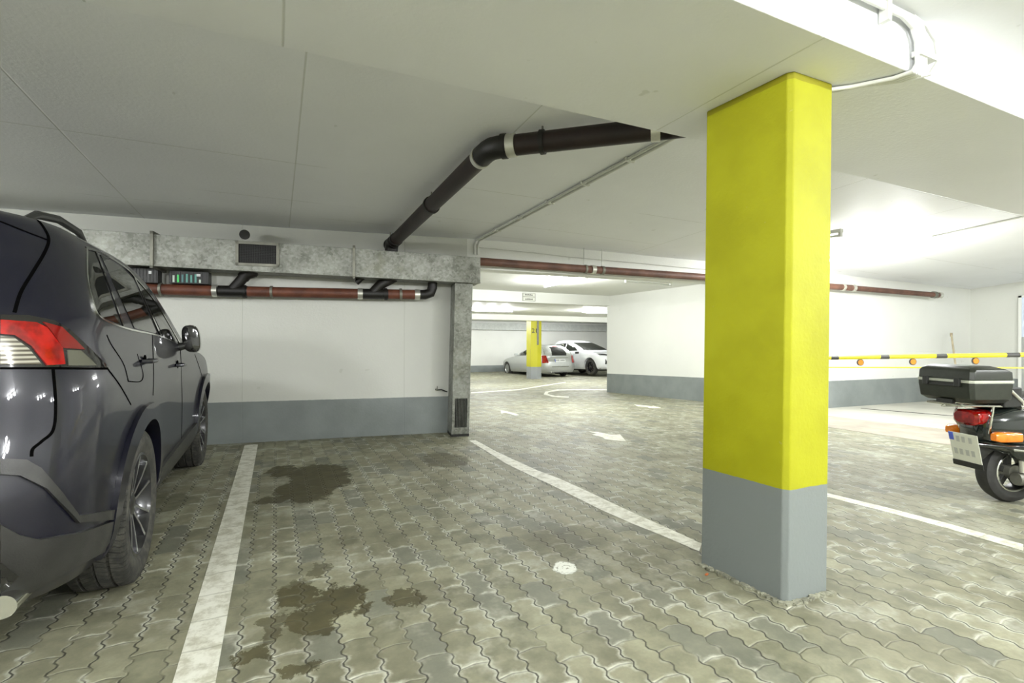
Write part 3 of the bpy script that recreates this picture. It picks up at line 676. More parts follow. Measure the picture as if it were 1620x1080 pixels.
# small bracket with tube at the wall
q = Vector(tuple(Vp(690, 616, (1.93, 6.04), (-.66, 6.44))))
wt = thing('wall_tap', 'small dark hook with a short hose on the back wall beside the shaft', 'tap', tuple(q))
MB().tube([(0, .01, 0), (0, -.05, 0)], .012, 10).build('stem', M_GALVD, wt)
MB().tube([(0, -.04, 0), (0, -.045, .045)], .006, 8).build('lever', M_GALVD, wt)
MB().tube([(0, -.045, 0), (.05, -.05, .003), (.10, -.05, -.018), (.13, -.04, -.03)], .007, 8).build('hose', M_BLACK, wt)
# ------------------------------------------------------------------ broom stick leaning in the corner
a = Vector(tuple(Yp(1505, 528, 5.22))); b = Vector(tuple(Yp(1519, 633, 4.95)));
br = thing('broom', 'thin wooden broom leaning in the far right corner behind the barrier', 'broom', (b.x, b.y, 0))
MB().tube([Vector((0, 0, .08)), a-Vector((b.x, b.y, 0))], .016, 10).build('handle', mat('pale_wood', (.42, .36, .24), .6, var=.2), br, smooth=True)
MB().box(-.16, .16, -.03, .03, .0, .08).build('bristles', mat('bristle_brown', (.12, .07, .03), .9), br)
MB().tube([a-Vector((b.x, b.y, .05)), a-Vector((b.x, b.y, 0))+Vector((0, 0, .02))], .022, 10).build('grip', mat('grip_brown', (.3, .25, .16), .6), br, smooth=True)
# ------------------------------------------------------------------ barrier
M_YEL = mat('barrier_yellow', (.70, .64, .02), .4, var=.06); M_BK = mat('barrier_black', (.05, .05, .045), .5); M_ORG = mat('orange_reflector', (.75, .27, .03), .25)
DEP = 6.9
def dp_(x, y, d): 
    r = ray(x, y); return Vector(tuple(CP+r*d))
bar = thing('barrier', 'yellow and black striped barrier arm with a thin lower rod and orange reflectors', 'barrier', (0, 0, 0))
pA, pB = dp_(1180, 567.5, DEP+.35), dp_(1660, 560.5, DEP-.4)
dl = (pB-pA)
def ta(x): 
    # parameter along the arm for picture column x
    lo, hi = 0., 1.
    for _ in range(40):
        m_ = (lo+hi)/2; v = M3@(np.array(pA.lerp(pB, m_))-CP)
        if 810+FPX*v[0]/v[2] < x: lo = m_
        else: hi = m_
    return lo
MB().tube([pA, pB], .029, 20).build('arm', M_YEL, bar, smooth=True)
for x0, x1 in ((1237, 1249), (1314, 1326), (1392, 1406), (1480, 1497), (1591, 1612)):
    MB().tube([pA.lerp(pB, ta(x0)), pA.lerp(pB, ta(x1))], .0305, 20).build('black_band', M_BK, bar, smooth=True)
qA, qB = pA+Vector((0, 0, -.118)), pB+Vector((0, 0, -.175))
MB().tube([qA, qB], .009, 10).build('lower_rod', M_YEL, bar, smooth=True)
for x in (1280, 1361, 1444, 1543):
    P = pA.lerp(pB, ta(x)); P = P+Vector((0, -.0, -.072)); f = Vector((-M3[2][0], -M3[2][1], 0)).normalized()
    MB().tube([P-f*.008, P+f*.008], .046, 20).build('reflector_rim', M_BK, bar, smooth=True)
    MB().tube([P+f*.008, P+f*.013], .037, 20).build('reflector', M_ORG, bar, smooth=True)
P = pA.lerp(pB, .1); MB().box(P.x-.04, P.x+.04, P.y-.04, P.y+.04, 0, P.z+.03).build('rest_post', M_YEL, bar, bevel=.004)
P = pB; MB().box(P.x-.05, P.x+.25, P.y-.15, P.y+.15, 0, P.z+.12).build('drive_housing', mat('housing_grey', (.4, .42, .4), .5), bar, bevel=.01)
# ================================================================== CARS
def smooth_tab(tab):
    z = np.array([t[0] for t in tab]); cols = [np.array([t[i] for t in tab]) for i in range(1, len(tab[0]))]
    def hermite(v):
        h = np.diff(z); d = np.diff(v)/h; m = np.zeros(len(v)); m[0] = d[0]; m[-1] = d[-1]
        for i in range(1, len(v)-1): m[i] = 0 if d[i-1]*d[i] <= 0 else 2*d[i-1]*d[i]/(d[i-1]+d[i])
        def f(q):
            q = np.clip(q, z[0], z[-1]); k = np.clip(np.searchsorted(z, q)-1, 0, len(z)-2); t = (q-z[k])/h[k]
            return (2*t**3-3*t**2+1)*v[k]+(t**3-2*t**2+t)*h[k]*m[k]+(-2*t**3+3*t**2)*v[k+1]+(t**3-t**2)*h[k]*m[k+1]
        return f
    return [hermite(c) for c in cols], z[0], z[-1]
class Body:
    def __init__(s, tab, hubs, hz, a=.42, b=.42, n=2.5, af=.5, bf=.6, bul=.03, ra=.41):
        (s.w, s.yr, s.yf), s.z0, s.z1 = smooth_tab(tab); s.hubs = hubs; s.hz = hz; s.a = a; s.b = b; s.n = n; s.af = af; s.bf = bf; s.bu = bul; s.ra = ra
    def bulge(s, y, z):
        r = 0
        for h in s.hubs: r = r+s.bu*np.exp(-((y-h)/.42)**2)
        return 1+r*np.exp(-((z-.72)/.26)**2)
    def dims(s, z):
        w, yr, yf = s.w(z), s.yr(z), s.yf(z); a = np.minimum(s.a, w*.8); L = yf-yr
        b = np.minimum(s.b, L*.45); bf = np.minimum(np.where(z > 1.08, s.bf*.5, s.bf), L*.45); af = np.minimum(s.af, w*.8)
        return w, yr, yf, a, b, af, bf
    def F(s, P):
        x = np.abs(P[..., 0])/s.bulge(P[..., 1], P[..., 2]); y = P[..., 1]; z = P[..., 2]
        w, yr, yf, a, b, af, bf = s.dims(z); n = s.n
        g1 = ((np.maximum(x-(w-a), 0)/a)**n+(np.maximum(yr+b-y, 0)/b)**n)**(1/n)-1
        g2 = ((np.maximum(x-(w-af), 0)/af)**n+(np.maximum(y-(yf-bf), 0)/bf)**n)**(1/n)-1
        g = np.maximum(g1*a, g2*af)
        return np.maximum(g, np.maximum(z-s.z1, s.z0-z))
    def normal(s, p):
        e = 2e-3; return Vector([float(s.F(np.array(p)+np.eye(3)[i]*e)-s.F(np.array(p)-np.eye(3)[i]*e)) for i in range(3)]).normalized()
    def march(s, o, d, t0=.3, t1=9.):
        o = np.array(o, float); d = np.array(d, float); t = np.arange(t0, t1, .006); v = s.F(o[None]+d[None]*t[:, None])
        k = np.argmax(v < 0)
        if v[k] >= 0: return None
        lo, hi = t[max(0, k-1)], t[k]
        for _ in range(22):
            m_ = (lo+hi)/2
            if s.F(o+d*m_) < 0: hi = m_
            else: lo = m_
        return o+d*hi
    def side(s, y, z, sgn=1, off=0.):
        p = s.march((1.6, y, z), (-1, 0, 0), 0, 1.6)
        if p is None: p = np.array([.3, y, z])
        q = Vector(p)+s.normal(p)*off
        return Vector((q.x*sgn, q.y, q.z))
    def rear(s, x, z, off=0., front=False):
        p = s.march((x, 8. if front else -3., z), (0, -1 if front else 1, 0), 0, 9)
        if p is None: return Vector((x, 0, z))
        return Vector(p)+s.normal(p)*off
    def mesh(s, nz=64, ns=70):
        rings = []
        zz = [s.z0+(s.z1-s.z0)*(1-(1-t)**1.35) for t in np.linspace(0, 1, nz)]
        for z in zz:
            w, yr, yf, a, b, af, bf = [float(q) for q in s.dims(np.array(z))]; n = s.n; P = []
            for i in range(5): P.append(((w-a)*i/5, yr))
            for i in range(14):
                t = i/14*math.pi/2; P.append((w-a+a*math.sin(t)**(2/n), yr+b-b*math.cos(t)**(2/n)))
            for i in range(ns): P.append((w, yr+b+(yf-bf-yr-b)*i/ns))
            for i in range(14):
                t = i/14*math.pi/2; P.append((w-af+af*math.cos(t)**(2/n), yf-bf+bf*math.sin(t)**(2/n)))
            for i in range(6): P.append(((w-af)*(1-i/5), yf))
            P = [(x*float(s.bulge(y, z)), y, z) for x, y in P]
            rings.append(P+[(-x, y, q) for x, y, q in P[::-1][1:-1]])
        return MB().loft(rings)
def cut_arches(body_mb, body, name, m, parent, xin=.60, keep_width=1.3):
    o = body_mb.build(name, m, None, smooth=True, sharp=50)
    cutter = MB()
    for h in body.hubs:
        for sg in (-1, 1):
            cutter.tube([(sg*xin, h, body.hz), (sg*keep_width, h, body.hz)], body.ra, 56)
    co = cutter.build('cutter', m)
    md = o.modifiers.new('b', 'BOOLEAN'); md.object = co; md.operation = 'DIFFERENCE'; md.solver = 'EXACT'
    dg = bpy.context.evaluated_depsgraph_get(); me = bpy.data.meshes.new_from_object(o.evaluated_get(dg))
    o.modifiers.clear(); o.data = me; bpy.data.objects.remove(co); o.parent = parent
    me.polygons.foreach_set('use_smooth', [True]*len(me.polygons))
    try: me.set_sharp_from_angle(angle=math.radians(40))
    except Exception: pass
    return o
def subdiv_poly(poly, cuts=3):
    """2-D polygon -> fine points and triangles"""
    bm = bmesh.new(); vs = [bm.verts.new((x, y, 0)) for x, y in poly]; f = bm.faces.new(vs)
    bmesh.ops.triangulate(bm, faces=[f])
    for _ in range(cuts): bmesh.ops.subdivide_edges(bm, edges=bm.edges[:], cuts=1, use_grid_fill=True)
    bmesh.ops.triangulate(bm, faces=bm.faces[:])
    bm.verts.index_update(); V = [(v.co.x, v.co.y) for v in bm.verts]; Fs = [[v.index for v in q.verts] for q in bm.faces]; bm.free()
    return V, Fs
def patch(body, poly, mode, name, m, parent, off=.004, cuts=3, th=.006, mirror=False, label=None, sgn=1):
    """polygon in side (y,z) or rear (x,z) coordinates laid on the body surface"""
    V, Fs = subdiv_poly(poly, cuts); out = []
    for a, b in V:
        if mode == 'side': out.append(body.side(a, b, sgn, off))
        elif mode == 'rear': out.append(body.rear(a, b, off))
        elif mode == 'front': out.append(body.rear(a, b, off, True))
        elif mode == 'pt': out.append(Vector(body_pt(body, a, b, off)))
    n = len(out); bk = []
    for q in out:
        nn_ = body.normal(tuple(q)) if q.x > 0 or mode != 'side' else None
        if nn_ is None: t = body.normal((-q.x, q.y, q.z)); nn_ = Vector((-t.x, t.y, t.z))
        bk.append(q-nn_*th)
    bm = bmesh.new(); vv = [bm.verts.new(q) for q in out]; bv = [bm.verts.new(q) for q in bk]
    fl = [bm.faces.new([vv[i] for i in f]) for f in Fs]
    be = [e for e in bm.edges if len(e.link_faces) == 1]; bm.verts.index_update()
    for e_ in be:
        i, j2 = e_.verts[0].index, e_.verts[1].index
        try: bm.faces.new([vv[i], vv[j2], bv[j2], bv[i]])
        except Exception: pass
    for v in [v for v in bm.verts if not v.link_faces]: bm.verts.remove(v)
    bmesh.ops.recalc_face_normals(bm, faces=bm.faces)
    me = bpy.data.meshes.new(name); bm.to_mesh(me); bm.free(); me.materials.append(m)
    me.polygons.foreach_set('use_smooth', [True]*len(me.polygons))
    try: me.set_sharp_from_angle(angle=math.radians(45))
    except Exception: pass
    # make front faces look outward
    o = bpy.data.objects.new(name, me); COL.objects.link(o); o.parent = parent
    if label: o['label'] = label
    return o
def ribbon(body, path, name, m, parent, w=.007, off=.002, mirror=False, th=.004, hitf=None):
    """thin strip following a path on the surface"""
    P = []
    for i in range(len(path)-1):
        p0, p1, p2, p3 = [np.array(path[min(max(i+k, 0), len(path)-1)], float) for k in (-1, 0, 1, 2)]
        for k in range(8):
            t = k/8; P.append(tuple(.5*(2*p1+(p2-p0)*t+(2*p0-5*p1+4*p2-p3)*t*t+(3*p1-p0-3*p2+p3)*t**3)))
    P.append(path[-1]); hitf = hitf or (lambda a, b: body.side(a, b, 1, 0.))
    Q = [hitf(*p) for p in P]; Q = [q for q in Q if q is not None]
    if len(Q) < 2: return None
    mb = MB(); vs = []
    for i, q in enumerate(Q):
        t = (Q[min(i+1, len(Q)-1)]-Q[max(i-1, 0)]).normalized(); nn_ = body.normal(tuple(q)); c = t.cross(nn_).normalized()*w/2
        vs += [q+c+nn_*off, q-c+nn_*off, q-c-nn_*th, q+c-nn_*th]
    fs = [[4*i+a, 4*i+(a+1) % 4, 4*(i+1)+(a+1) % 4, 4*(i+1)+a] for i in range(len(Q)-1) for a in range(4)]+[[0, 1, 2, 3], [4*len(Q)-4+a for a in range(4)]]
    return mb.add(vs, fs).build(name, m, parent, smooth=True)
def wheel(parent, loc, R=.36, rim=.235, w=.225, side=1, spoke_m=(M_RIM, M_ALU), nsp=5, detail=True):
    """side=+1: outer face towards +x"""
    r = bpy.data.objects.new('wheel', None); COL.objects.link(r); r.parent = parent; r.location = loc
    if side < 0: r.rotation_euler = (0, 0, math.pi)
    h = w/2
    prof = [(-h*.86, rim), (-h, rim+.03), (-h*1.04, rim+(R-rim)*.5), (-h*.97, R-.022), (-h*.86, R-.006), (-h*.56, R), (-h*.54, R-.010), (-h*.46, R-.010), (-h*.44, R),
            (-h*.05, R), (0, R-.010), (h*.05, R), (h*.40, R), (h*.42, R-.010), (h*.50, R-.010), (h*.52, R), (h*.86, R-.006), (h*.97, R-.022), (h*1.04, rim+(R-rim)*.5), (h, rim+.03), (h*.86, rim)]
    MB().lathe(prof, 72).build('tyre', M_TREAD, r, smooth=True, sharp=50)
    prof = [(h*.90, rim+.008), (h*.93, rim-.004), (h*.80, rim-.016), (h*.2, rim-.03), (-h*.9, rim-.02), (-h*.95, rim+.008), (-h*.5, rim+.006), (h*.5, rim+.006)]
    MB().lathe(prof, 56).build('rim', spoke_m[0] if nsp == 5 else spoke_m[1], r, smooth=True)
    MB().disc((-.01, 0, 0), rim-.04, .02, 'X', 40).build('brake_disc', M_GALVD, r)
    MB().tube([(h*.2, 0, 0), (h*.62, 0, 0), (h*.7, 0, 0)], [.07, .055, .03], 24).build('hub_cap', spoke_m[0], r, smooth=True)
    for k in range(nsp):
        t = 2*math.pi*k/nsp+.2; R_ = Matrix.Rotation(t, 4, 'X')
        mb = MB()
        for sg in (-1, 1):
            a0, a1 = sg*.018, sg*.062
            ring_ = lambda rad, yy, wd, x0, x1: [(x0, yy-wd, rad), (x1, yy-wd*.55, rad), (x1, yy+wd*.55, rad), (x0, yy+wd, rad)]
            mb.loft([ring_(.035, a0, .016, h*.25, h*.62), ring_(rim*.6, (a0+a1)/2, .013, h*.35, h*.78), ring_(rim-.012, a1, .016, h*.5, h*.88)])
        mb.move(R_); sp = mb.build('spoke', spoke_m[0], r, bevel=.002)
        if detail:
            mb = MB()
            for sg in (-1, 1):
                a0, a1 = sg*.018, sg*.062
                rg2 = lambda rad, yy, wd, x1: [(x1-.001, yy-wd*.5, rad), (x1+.0015, yy-wd*.5, rad), (x1+.0015, yy+wd*.5, rad), (x1-.001, yy+wd*.5, rad)]
                mb.loft([rg2(.05, a0, .012, h*.63), rg2(rim*.6, (a0+a1)/2, .010, h*.78), rg2(rim-.02, a1, .012, h*.88)])
            mb.move(R_); mb.build('spoke', M_ALU, r)
    return r
def tread_mat():
    m, nt, b = new_mat('tyre_tread'); n = N(nt); p = n.obj(); x, y, z = n.sep(p)
    ang = n.m('ARCTAN2', y, z); rad = n.m('SQRT', n.m('ADD', n.m('POWER', y, 2.), n.m('POWER', z, 2.)))
    u = n.m('MULTIPLY', n.m('ADD', n.m('ADD', ang, 10.), n.m('MULTIPLY', n.m('ABSOLUTE', x), 1.2)), 78/(2*math.pi)); pp = n.m('PINGPONG', u, .5)
    g = n.m('SUBTRACT', 1., n.ss(pp, .03, .10)); u2 = n.m('PINGPONG', n.m('MULTIPLY', u, 5.), .5); g2 = n.m('MULTIPLY', n.m('SUBTRACT', 1., n.ss(u2, .05, .3)), .25)
    out = n.m('GREATER_THAN', rad, .318); k = n.m('MULTIPLY', n.m('MAXIMUM', g, g2), out)
    base = n.mix(n.ss(n.noise(p, 25, 4), .35, .7), (.020, .020, .017), (.065, .063, .05))
    nt.links.new(n.mix(k, base, (.006, .006, .005)), b.inputs['Base Color']); b.inputs['Roughness'].default_value = .7
    n.bump(n.m('SUBTRACT', 1., k), .9, .01, b); return m
M_TREAD = tread_mat()
# ---- dark SUV (nose to the wall)
def paint(name, c, metal=.4, rough=.28):
    m, nt, b = new_mat(name); n = N(nt); b.inputs['Base Color'].default_value = (*c, 1); b.inputs['Metallic'].default_value = metal; b.inputs['Roughness'].default_value = rough
    b.inputs['Coat Weight'].default_value = .6; b.inputs['Coat Roughness'].default_value = .02; b.inputs['Specular IOR Level'].default_value = .3
    f = n.ss(n.noise(n.obj(), 900, 1), .4, .6); nt.links.new(n.mix(f, tuple(x*.8 for x in c), tuple(x*1.2 for x in c)), b.inputs['Base Color']); return m
M_NAVY = paint('dark_blue_paint', (.0035, .0037, .0105), .0, .4)
M_GLASS = mat('tinted_glass', (.006, .007, .005), .02, 0., coat=0., spec=.7)
M_CLAD = mat('dark_cladding', (.022, .022, .02), .45, var=.25, scale=14, bump=.08, bscale=200)
M_GLOSSB = mat('gloss_black', (.010, .010, .010), .08, coat=1.)
M_SEAM = mat('panel_gap', (.002, .002, .002), 1., spec=0.)
M_RED = mat('red_lens', (.30, .004, .003), .12, coat=1., var=.5, scale=22, emit=(.6, .01, .005), es=.0)
M_RED2 = mat('deep_red_lens', (.17, .006, .005), .12, coat=1.)
def clear_lens():
    m, nt, b = new_mat('clear_lens'); n = N(nt); p = n.obj(); x, y, z = n.sep(p)
    s_ = n.ss(n.m('PINGPONG', n.m('MULTIPLY', z, 70.), .5), .1, .4)
    nt.links.new(n.mix(s_, (.08, .07, .05), (.42, .40, .33)), b.inputs['Base Color']); b.inputs['Roughness'].default_value = .1; b.inputs['Coat Weight'].default_value = 1.; b.inputs['Metallic'].default_value = .3
    return m
M_CLEAR = clear_lens()
RAV = [(.27, .86, -.82, 3.02), (.36, .90, -.90, 3.10), (.50, .915, -.945, 3.16), (.62, .92, -.95, 3.18), (.74, .925, -.93, 3.18), (.86, .93, -.90, 3.15), (.96, .928, -.885, 3.05),
       (1.03, .918, -.875, 2.75), (1.09, .900, -.87, 2.1), (1.15, .888, -.86, 1.78), (1.22, .875, -.84, 1.60), (1.32, .850, -.78, 1.42), (1.42, .82, -.71, 1.24), (1.50, .79, -.645, 1.08), (1.57, .75, -.60, .88), (1.615, .70, -.58, .70), (1.645, .61, -.52, .50), (1.665, .42, -.30, .20)]
HR, HF = 0., 2.44
rb = Body(RAV, (HR, HF), .36, a=.40, b=.40, n=2.5, ra=.405, bul=.022)
CO = Vector((-1.515, 2.955, 0)); CR_ = math.radians(.5)
suv = thing('car', 'dark blue SUV parked nose to the wall at the left edge', 'car', tuple(CO), CR_)
MI = (Matrix.Translation(CO)@Matrix.Rotation(CR_, 4, 'Z')).inverted()
def hit(x, y, off=0.):
    """point of the car surface seen along a measured ray"""
    o_ = MI@Vector(CP); d_ = (MI.to_3x3()@Vector(ray(x, y))); q = rb.march(tuple(o_), tuple(d_), .5, 8.)
    if q is None: return None
    return Vector(q)+rb.normal(q)*off
def ppatch(px, name, m, parent=suv, off=.004, cuts=3, th=.008, mirror=True, label=None):
    V, Fs = subdiv_poly(px, cuts); out = []; last = None
    for a, b in V:
        h = hit(a, b, off)
        if h is None:  # beyond the outline: take the nearest surface point towards the polygon centre
            cx = sum(p[0] for p in px)/len(px); cy = sum(p[1] for p in px)/len(px)
            for k in range(1, 60):
                t = k/60; h = hit(a+(cx-a)*t, b+(cy-b)*t, off)
                if h is not None: break
        last = h if h is not None else last
        out.append(last)
    out = [q if q is not None else next(p for p in out if p is not None) for q in out]
    for s in ((1, -1) if mirror else (1,)):
        bm = bmesh.new(); vv = [bm.verts.new((q.x*s, q.y, q.z)) for q in out]; bv = []
        for q in out:
            t = rb.normal(tuple(q)); k = q-t*th; bv.append(bm.verts.new((k.x*s, k.y, k.z)))
        for f in Fs: bm.faces.new([vv[i] for i in f])
        be = [e_ for e_ in bm.edges if len(e_.link_faces) == 1]; bm.verts.index_update()
        for e_ in be:
            i, j2 = e_.verts[0].index, e_.verts[1].index; bm.faces.new([vv[i], vv[j2], bv[j2], bv[i]])
        for v in [v for v in bm.verts if not v.link_faces]: bm.verts.remove(v)
        bmesh.ops.recalc_face_normals(bm, faces=bm.faces)
        me = bpy.data.meshes.new(name); bm.to_mesh(me); bm.free(); me.materials.append(m)
        me.polygons.foreach_set('use_smooth', [True]*len(me.polygons))
        try: me.set_sharp_from_angle(angle=math.radians(50))
        except Exception: pass
        o = bpy.data.objects.new(name, me); COL.objects.link(o); o.parent = parent
        if label: o['label'] = label
        yield o
def PPT(*a, **k): return list(ppatch(*a, **k))
cut_arches(rb.mesh(), rb, 'body', M_NAVY, suv)
for h in (HR, HF):
    for s in (-1, 1): wheel(suv, (s*.818, h, .36), side=s)
# dark liners and floor pan
MB().box(-.58, .58, -.6, 2.9, .24, .30).build('underbody', M_BLACK, suv)
# windows (as seen), draped on the flank
PPT([(138, 398), (150, 399), (190, 514), (160, 502), (147, 480), (140, 440)], 'quarter_window', M_GLASS, off=.003)
PPT([(158, 403), (168, 408), (194, 425), (210, 441), (248, 528), (212, 519)], 'rear_door_window', M_GLASS, off=.003)
PPT([(217, 447), (232, 462), (255, 492), (268, 515), (281, 541), (276, 540), (258, 532)], 'front_door_window', M_GLASS, off=.003)
def pr(px, name='panel_gap', m=M_SEAM, w=.006, off=.0015, th=.003):
    return ribbon(rb, px, name, m, suv, w=w, off=off, th=th, hitf=lambda a, b: hit(a, b, 0.))
# chrome/black window surround
pr([(136, 393), (160, 401), (196, 423), (213, 440), (240, 471), (262, 505), (283, 542)], 'window_trim', M_GLOSSB, .016, .006)
pr([(136, 393), (137, 440), (147, 482), (160, 504), (200, 520), (250, 531), (281, 544)], 'window_trim', M_CHROME, .008, .006)
pr([(152, 401), (194, 516)], 'window_divider', M_GLOSSB, .02, .006); pr([(212, 440), (254, 532)], 'window_divider', M_GLOSSB, .03, .006)
# tailgate gap, doors
pr([(57, 345), (68, 358), (77, 378), (70, 400), (52, 430), (33, 462), (23, 494)], 'panel_gap', M_SEAM, .010)
pr([(0, 350), (40, 366), (74, 379)], 'panel_gap', M_SEAM, .006)
pr([(241, 530), (243, 590), (242, 625)]); pr([(285, 546), (287, 590), (288, 640), (287, 700)]); pr([(308, 560), (318, 590), (322, 615)])
pr([(169, 530), (176, 545), (195, 575), (203, 603)]); pr([(203, 603), (222, 603), (226, 590), (217, 560)], w=.004)
pr([(171, 584), (190, 610), (207, 640)], w=.006)
# tail lamp
PPT([(0, 498), (45, 499), (85, 507), (108, 520), (140, 550), (171, 581.5), (140, 582), (95, 581), (0, 581)], 'tail_lamp_housing', M_GLOSSB, off=.004)
PPT([(0, 507), (55, 511), (72, 519), (96, 551), (100, 577), (72, 578.5), (48, 548), (22, 531), (0, 529)], 'tail_lamp_lens', M_RED, off=.010, label='bright red curved tail lamp lens')
PPT([(66, 510), (95, 518), (118, 540), (131, 553.5), (97, 551), (78, 524)], 'tail_lamp_lens', M_RED2, off=.009, label='darker red outer tail lamp lens')
PPT([(0, 532), (20, 534), (44, 552), (64, 577), (0, 577)], 'reversing_lamp', M_CLEAR, off=.009, label='clear ribbed reversing lamp')
PPT([(104, 554), (125, 555), (150, 579), (106, 579)], 'side_marker', mat('smoked_lens', (.10, .10, .075), .08, coat=1.), off=.008)
pr([(0, 582), (100, 582.5), (171, 583)], w=.008)
pr([(84, 583), (88, 640), (84, 680), (66, 698), (52, 710), (50, 722)], 'bumper_crease', M_SEAM, .009, .001)
# lower bumper pieces
PPT([(0, 725), (40, 727), (62, 740), (95, 780), (120, 815), (178, 806), (178, 822), (120, 826), (108, 812), (70, 772), (30, 752), (0, 750)], 'bumper_trim', M_CLAD, off=.014, th=.02)
PPT([(0, 828), (30, 845), (60, 852), (120, 842), (178, 823), (180, 850), (165, 868), (110, 896), (40, 935), (0, 958)], 'bumper_cladding', M_CLAD, off=.016, th=.03)
PPT([(0, 885), (12, 895), (26, 906), (12, 922), (0, 930)], 'lower_reflector', M_GLOSSB, off=.02, th=.02)
ex = bpy.data.objects
MB().tube([(.745, -.66, .325), (.745, -.90, .325)], .036, 20).build('exhaust_tip', M_CHROME, suv, smooth=True)
# wheel-arch trims and sills
for s in (-1, 1):
    for h in (HR, HF):
        mb = MB(); n_ = 30; rin = []; rout = []
        for i in range(n_+1):
            t = math.radians(-18+216*i/n_); k = 1+.05*(abs(math.cos(t))*abs(math.sin(t))*2)
            yi, zi = h+.402*math.cos(t), .36+.402*math.sin(t); yo, zo = h+.478*k*math.cos(t), .36+.478*k*math.sin(t)
            zi, zo = max(zi, .29), max(zo, .29)
            rin.append(rb.side(yi, zi, s, .022)); rout.append(rb.side(yo, zo, s, .020))
        vs = []
        for a, b in zip(rin, rout):
            nn_ = Vector((s*.03, 0, 0)); vs += [a, b, b-nn_, a-nn_*1.6]
        fs = [[4*i+a, 4*i+(a+1) % 4, 4*(i+1)+(a+1) % 4, 4*(i+1)+a] for i in range(n_) for a in range(4)]+[[0, 1, 2, 3], [4*n_+a for a in range(4)]]
        mb.add(vs, fs).build('wheel_arch_trim', M_NAVY, suv, smooth=True, sharp=40)
    patch(rb, [(.44, .28), (HF-.44, .28), (HF-.46, .46), (.50, .42)], 'side', 'sill_cladding', M_CLAD, suv, off=.02, th=.03, sgn=s)
    # handles
    for (yh, zh) in ((.10, 1.045), (1.02, .985)):
        c_ = rb.side(yh, zh, s, 0)
        MB().tube([c_+Vector((s*.0, -.085, 0)), c_+Vector((s*.035, -.06, 0)), c_+Vector((s*.038, .05, 0)), c_+Vector((s*.0, .08, 0))], .011, 10).build('door_handle', M_NAVY, suv, smooth=True)
        MB().disc(tuple(c_), .03, .004, 'X', 20).build('handle_recess', M_SEAM, suv)
    # mirror
    c_ = rb.side(1.30, 1.10, s, 0)
    MB().tube([c_+Vector((-s*.01, 0, 0)), c_+Vector((s*.03, 0, .01)), c_+Vector((s*.05, 0, .03))], [.03, .026, .024], 12).build('mirror_arm', M_BLACK, suv, smooth=True)
    mb = MB(); rings = []
    for dy, sc_ in ((-.045, .80), (-.04, .95), (-.01, 1.), (.03, .96), (.06, .80), (.085, .45)):
        rings.append([(c_.x+s*(.072+.058*sc_*math.copysign(abs(math.cos(t))**.7, math.cos(t))-.012*math.sin(t)), c_.y+.02+dy, c_.z+.060+.100*sc_*math.copysign(abs(math.sin(t))**.7, math.sin(t))) for t in np.linspace(0, 2*math.pi, 24, endpoint=False)])
    mb.loft(rings).build('mirror_housing', M_GLOSSB, suv, smooth=True)
    # roof rail
    MB().tube([Vector((s*.585, -.30, 1.63)), Vector((s*.60, -.20, 1.675)), Vector((s*.61, .0, 1.70)), Vector((s*.60, .30, 1.70)), Vector((s*.58, .5, 1.665))], [.010, .018, .018, .018, .01], 10).build('roof_rail', M_BLACK, suv, smooth=True)
# rear glass and plate (left of the picture, still part of the car)
patch(rb, [(-.62, 1.20), (.62, 1.20), (.52, 1.52), (-.52, 1.52)], 'rear', 'rear_window', M_GLASS, suv, off=.003)
patch(rb, [(-.26, .80), (.26, .80), (.26, .91), (-.26, .91)], 'rear', 'number_plate', mat('plate_white', (.75, .76, .74), .4), suv, off=.012, th=.012, cuts=2)
patch(rb, [(-.55, 1.18), (.55, 1.18), (.62, 1.12), (-.62, 1.12)], 'front', 'windscreen', M_GLASS, suv, off=.003, cuts=2) if False else None
# ---- far cars
def make_car(name, label, loc, rz, tab, hubs, pm, a=.35, b=.35, win_side=(), rail=True, hz=.32, R=.32, ra=.36, rimc=(M_ALU, M_ALU), wx=.77):
    bd = Body(tab, hubs, hz, a=a, b=b, n=2.6, ra=ra, bul=.012); r = thing(name, label, 'car', loc, rz)
    cut_arches(bd.mesh(44, 46), bd, 'body', pm, r, xin=.56)
    for h in hubs:
        for s in (-1, 1): wheel(r, (s*wx, h, R), R=R, rim=R*.66, w=.2, side=s, spoke_m=rimc, detail=False)
    MB().box(-.55, .55, hubs[0]-.5, hubs[1]+.4, .2, .27).build('underbody', M_BLACK, r)
    for nm, poly in win_side:
        for s in (-1, 1): patch(bd, poly, 'side', nm, M_GLASS, r, off=.004, cuts=2, sgn=s)
    for s in (-1, 1):
        c_ = bd.side(hubs[1]-.78, .98, s, 0); MB().box(-.09, .09, -.05, .05, -.05, .06, Matrix.Translation(c_+Vector((s*.12, 0, .04)))).build('mirror_housing', pm if rail else M_BLACK, r, bevel=.03)
        if rail: MB().tube([Vector((s*.52, -.5, 1.42)), Vector((s*.56, -.3, 1.465)), Vector((s*.56, .7, 1.475)), Vector((s*.52, .9, 1.43))], .015, 8).build('roof_rail', M_ALU, r, smooth=True)
        for y0, z0_, z1_ in ((.55, .5, .93), (1.5, .45, .95)): ribbon(bd, [(y0, z0_), (y0+.02, z1_)], 'panel_gap', M_SEAM, r, w=.008) if s == 1 else None
    return r, bd
M_SILV = paint('silver_paint', (.50, .52, .50), .5, .3); M_WPAINT = paint('white_paint', (.74, .76, .77), 0., .3)
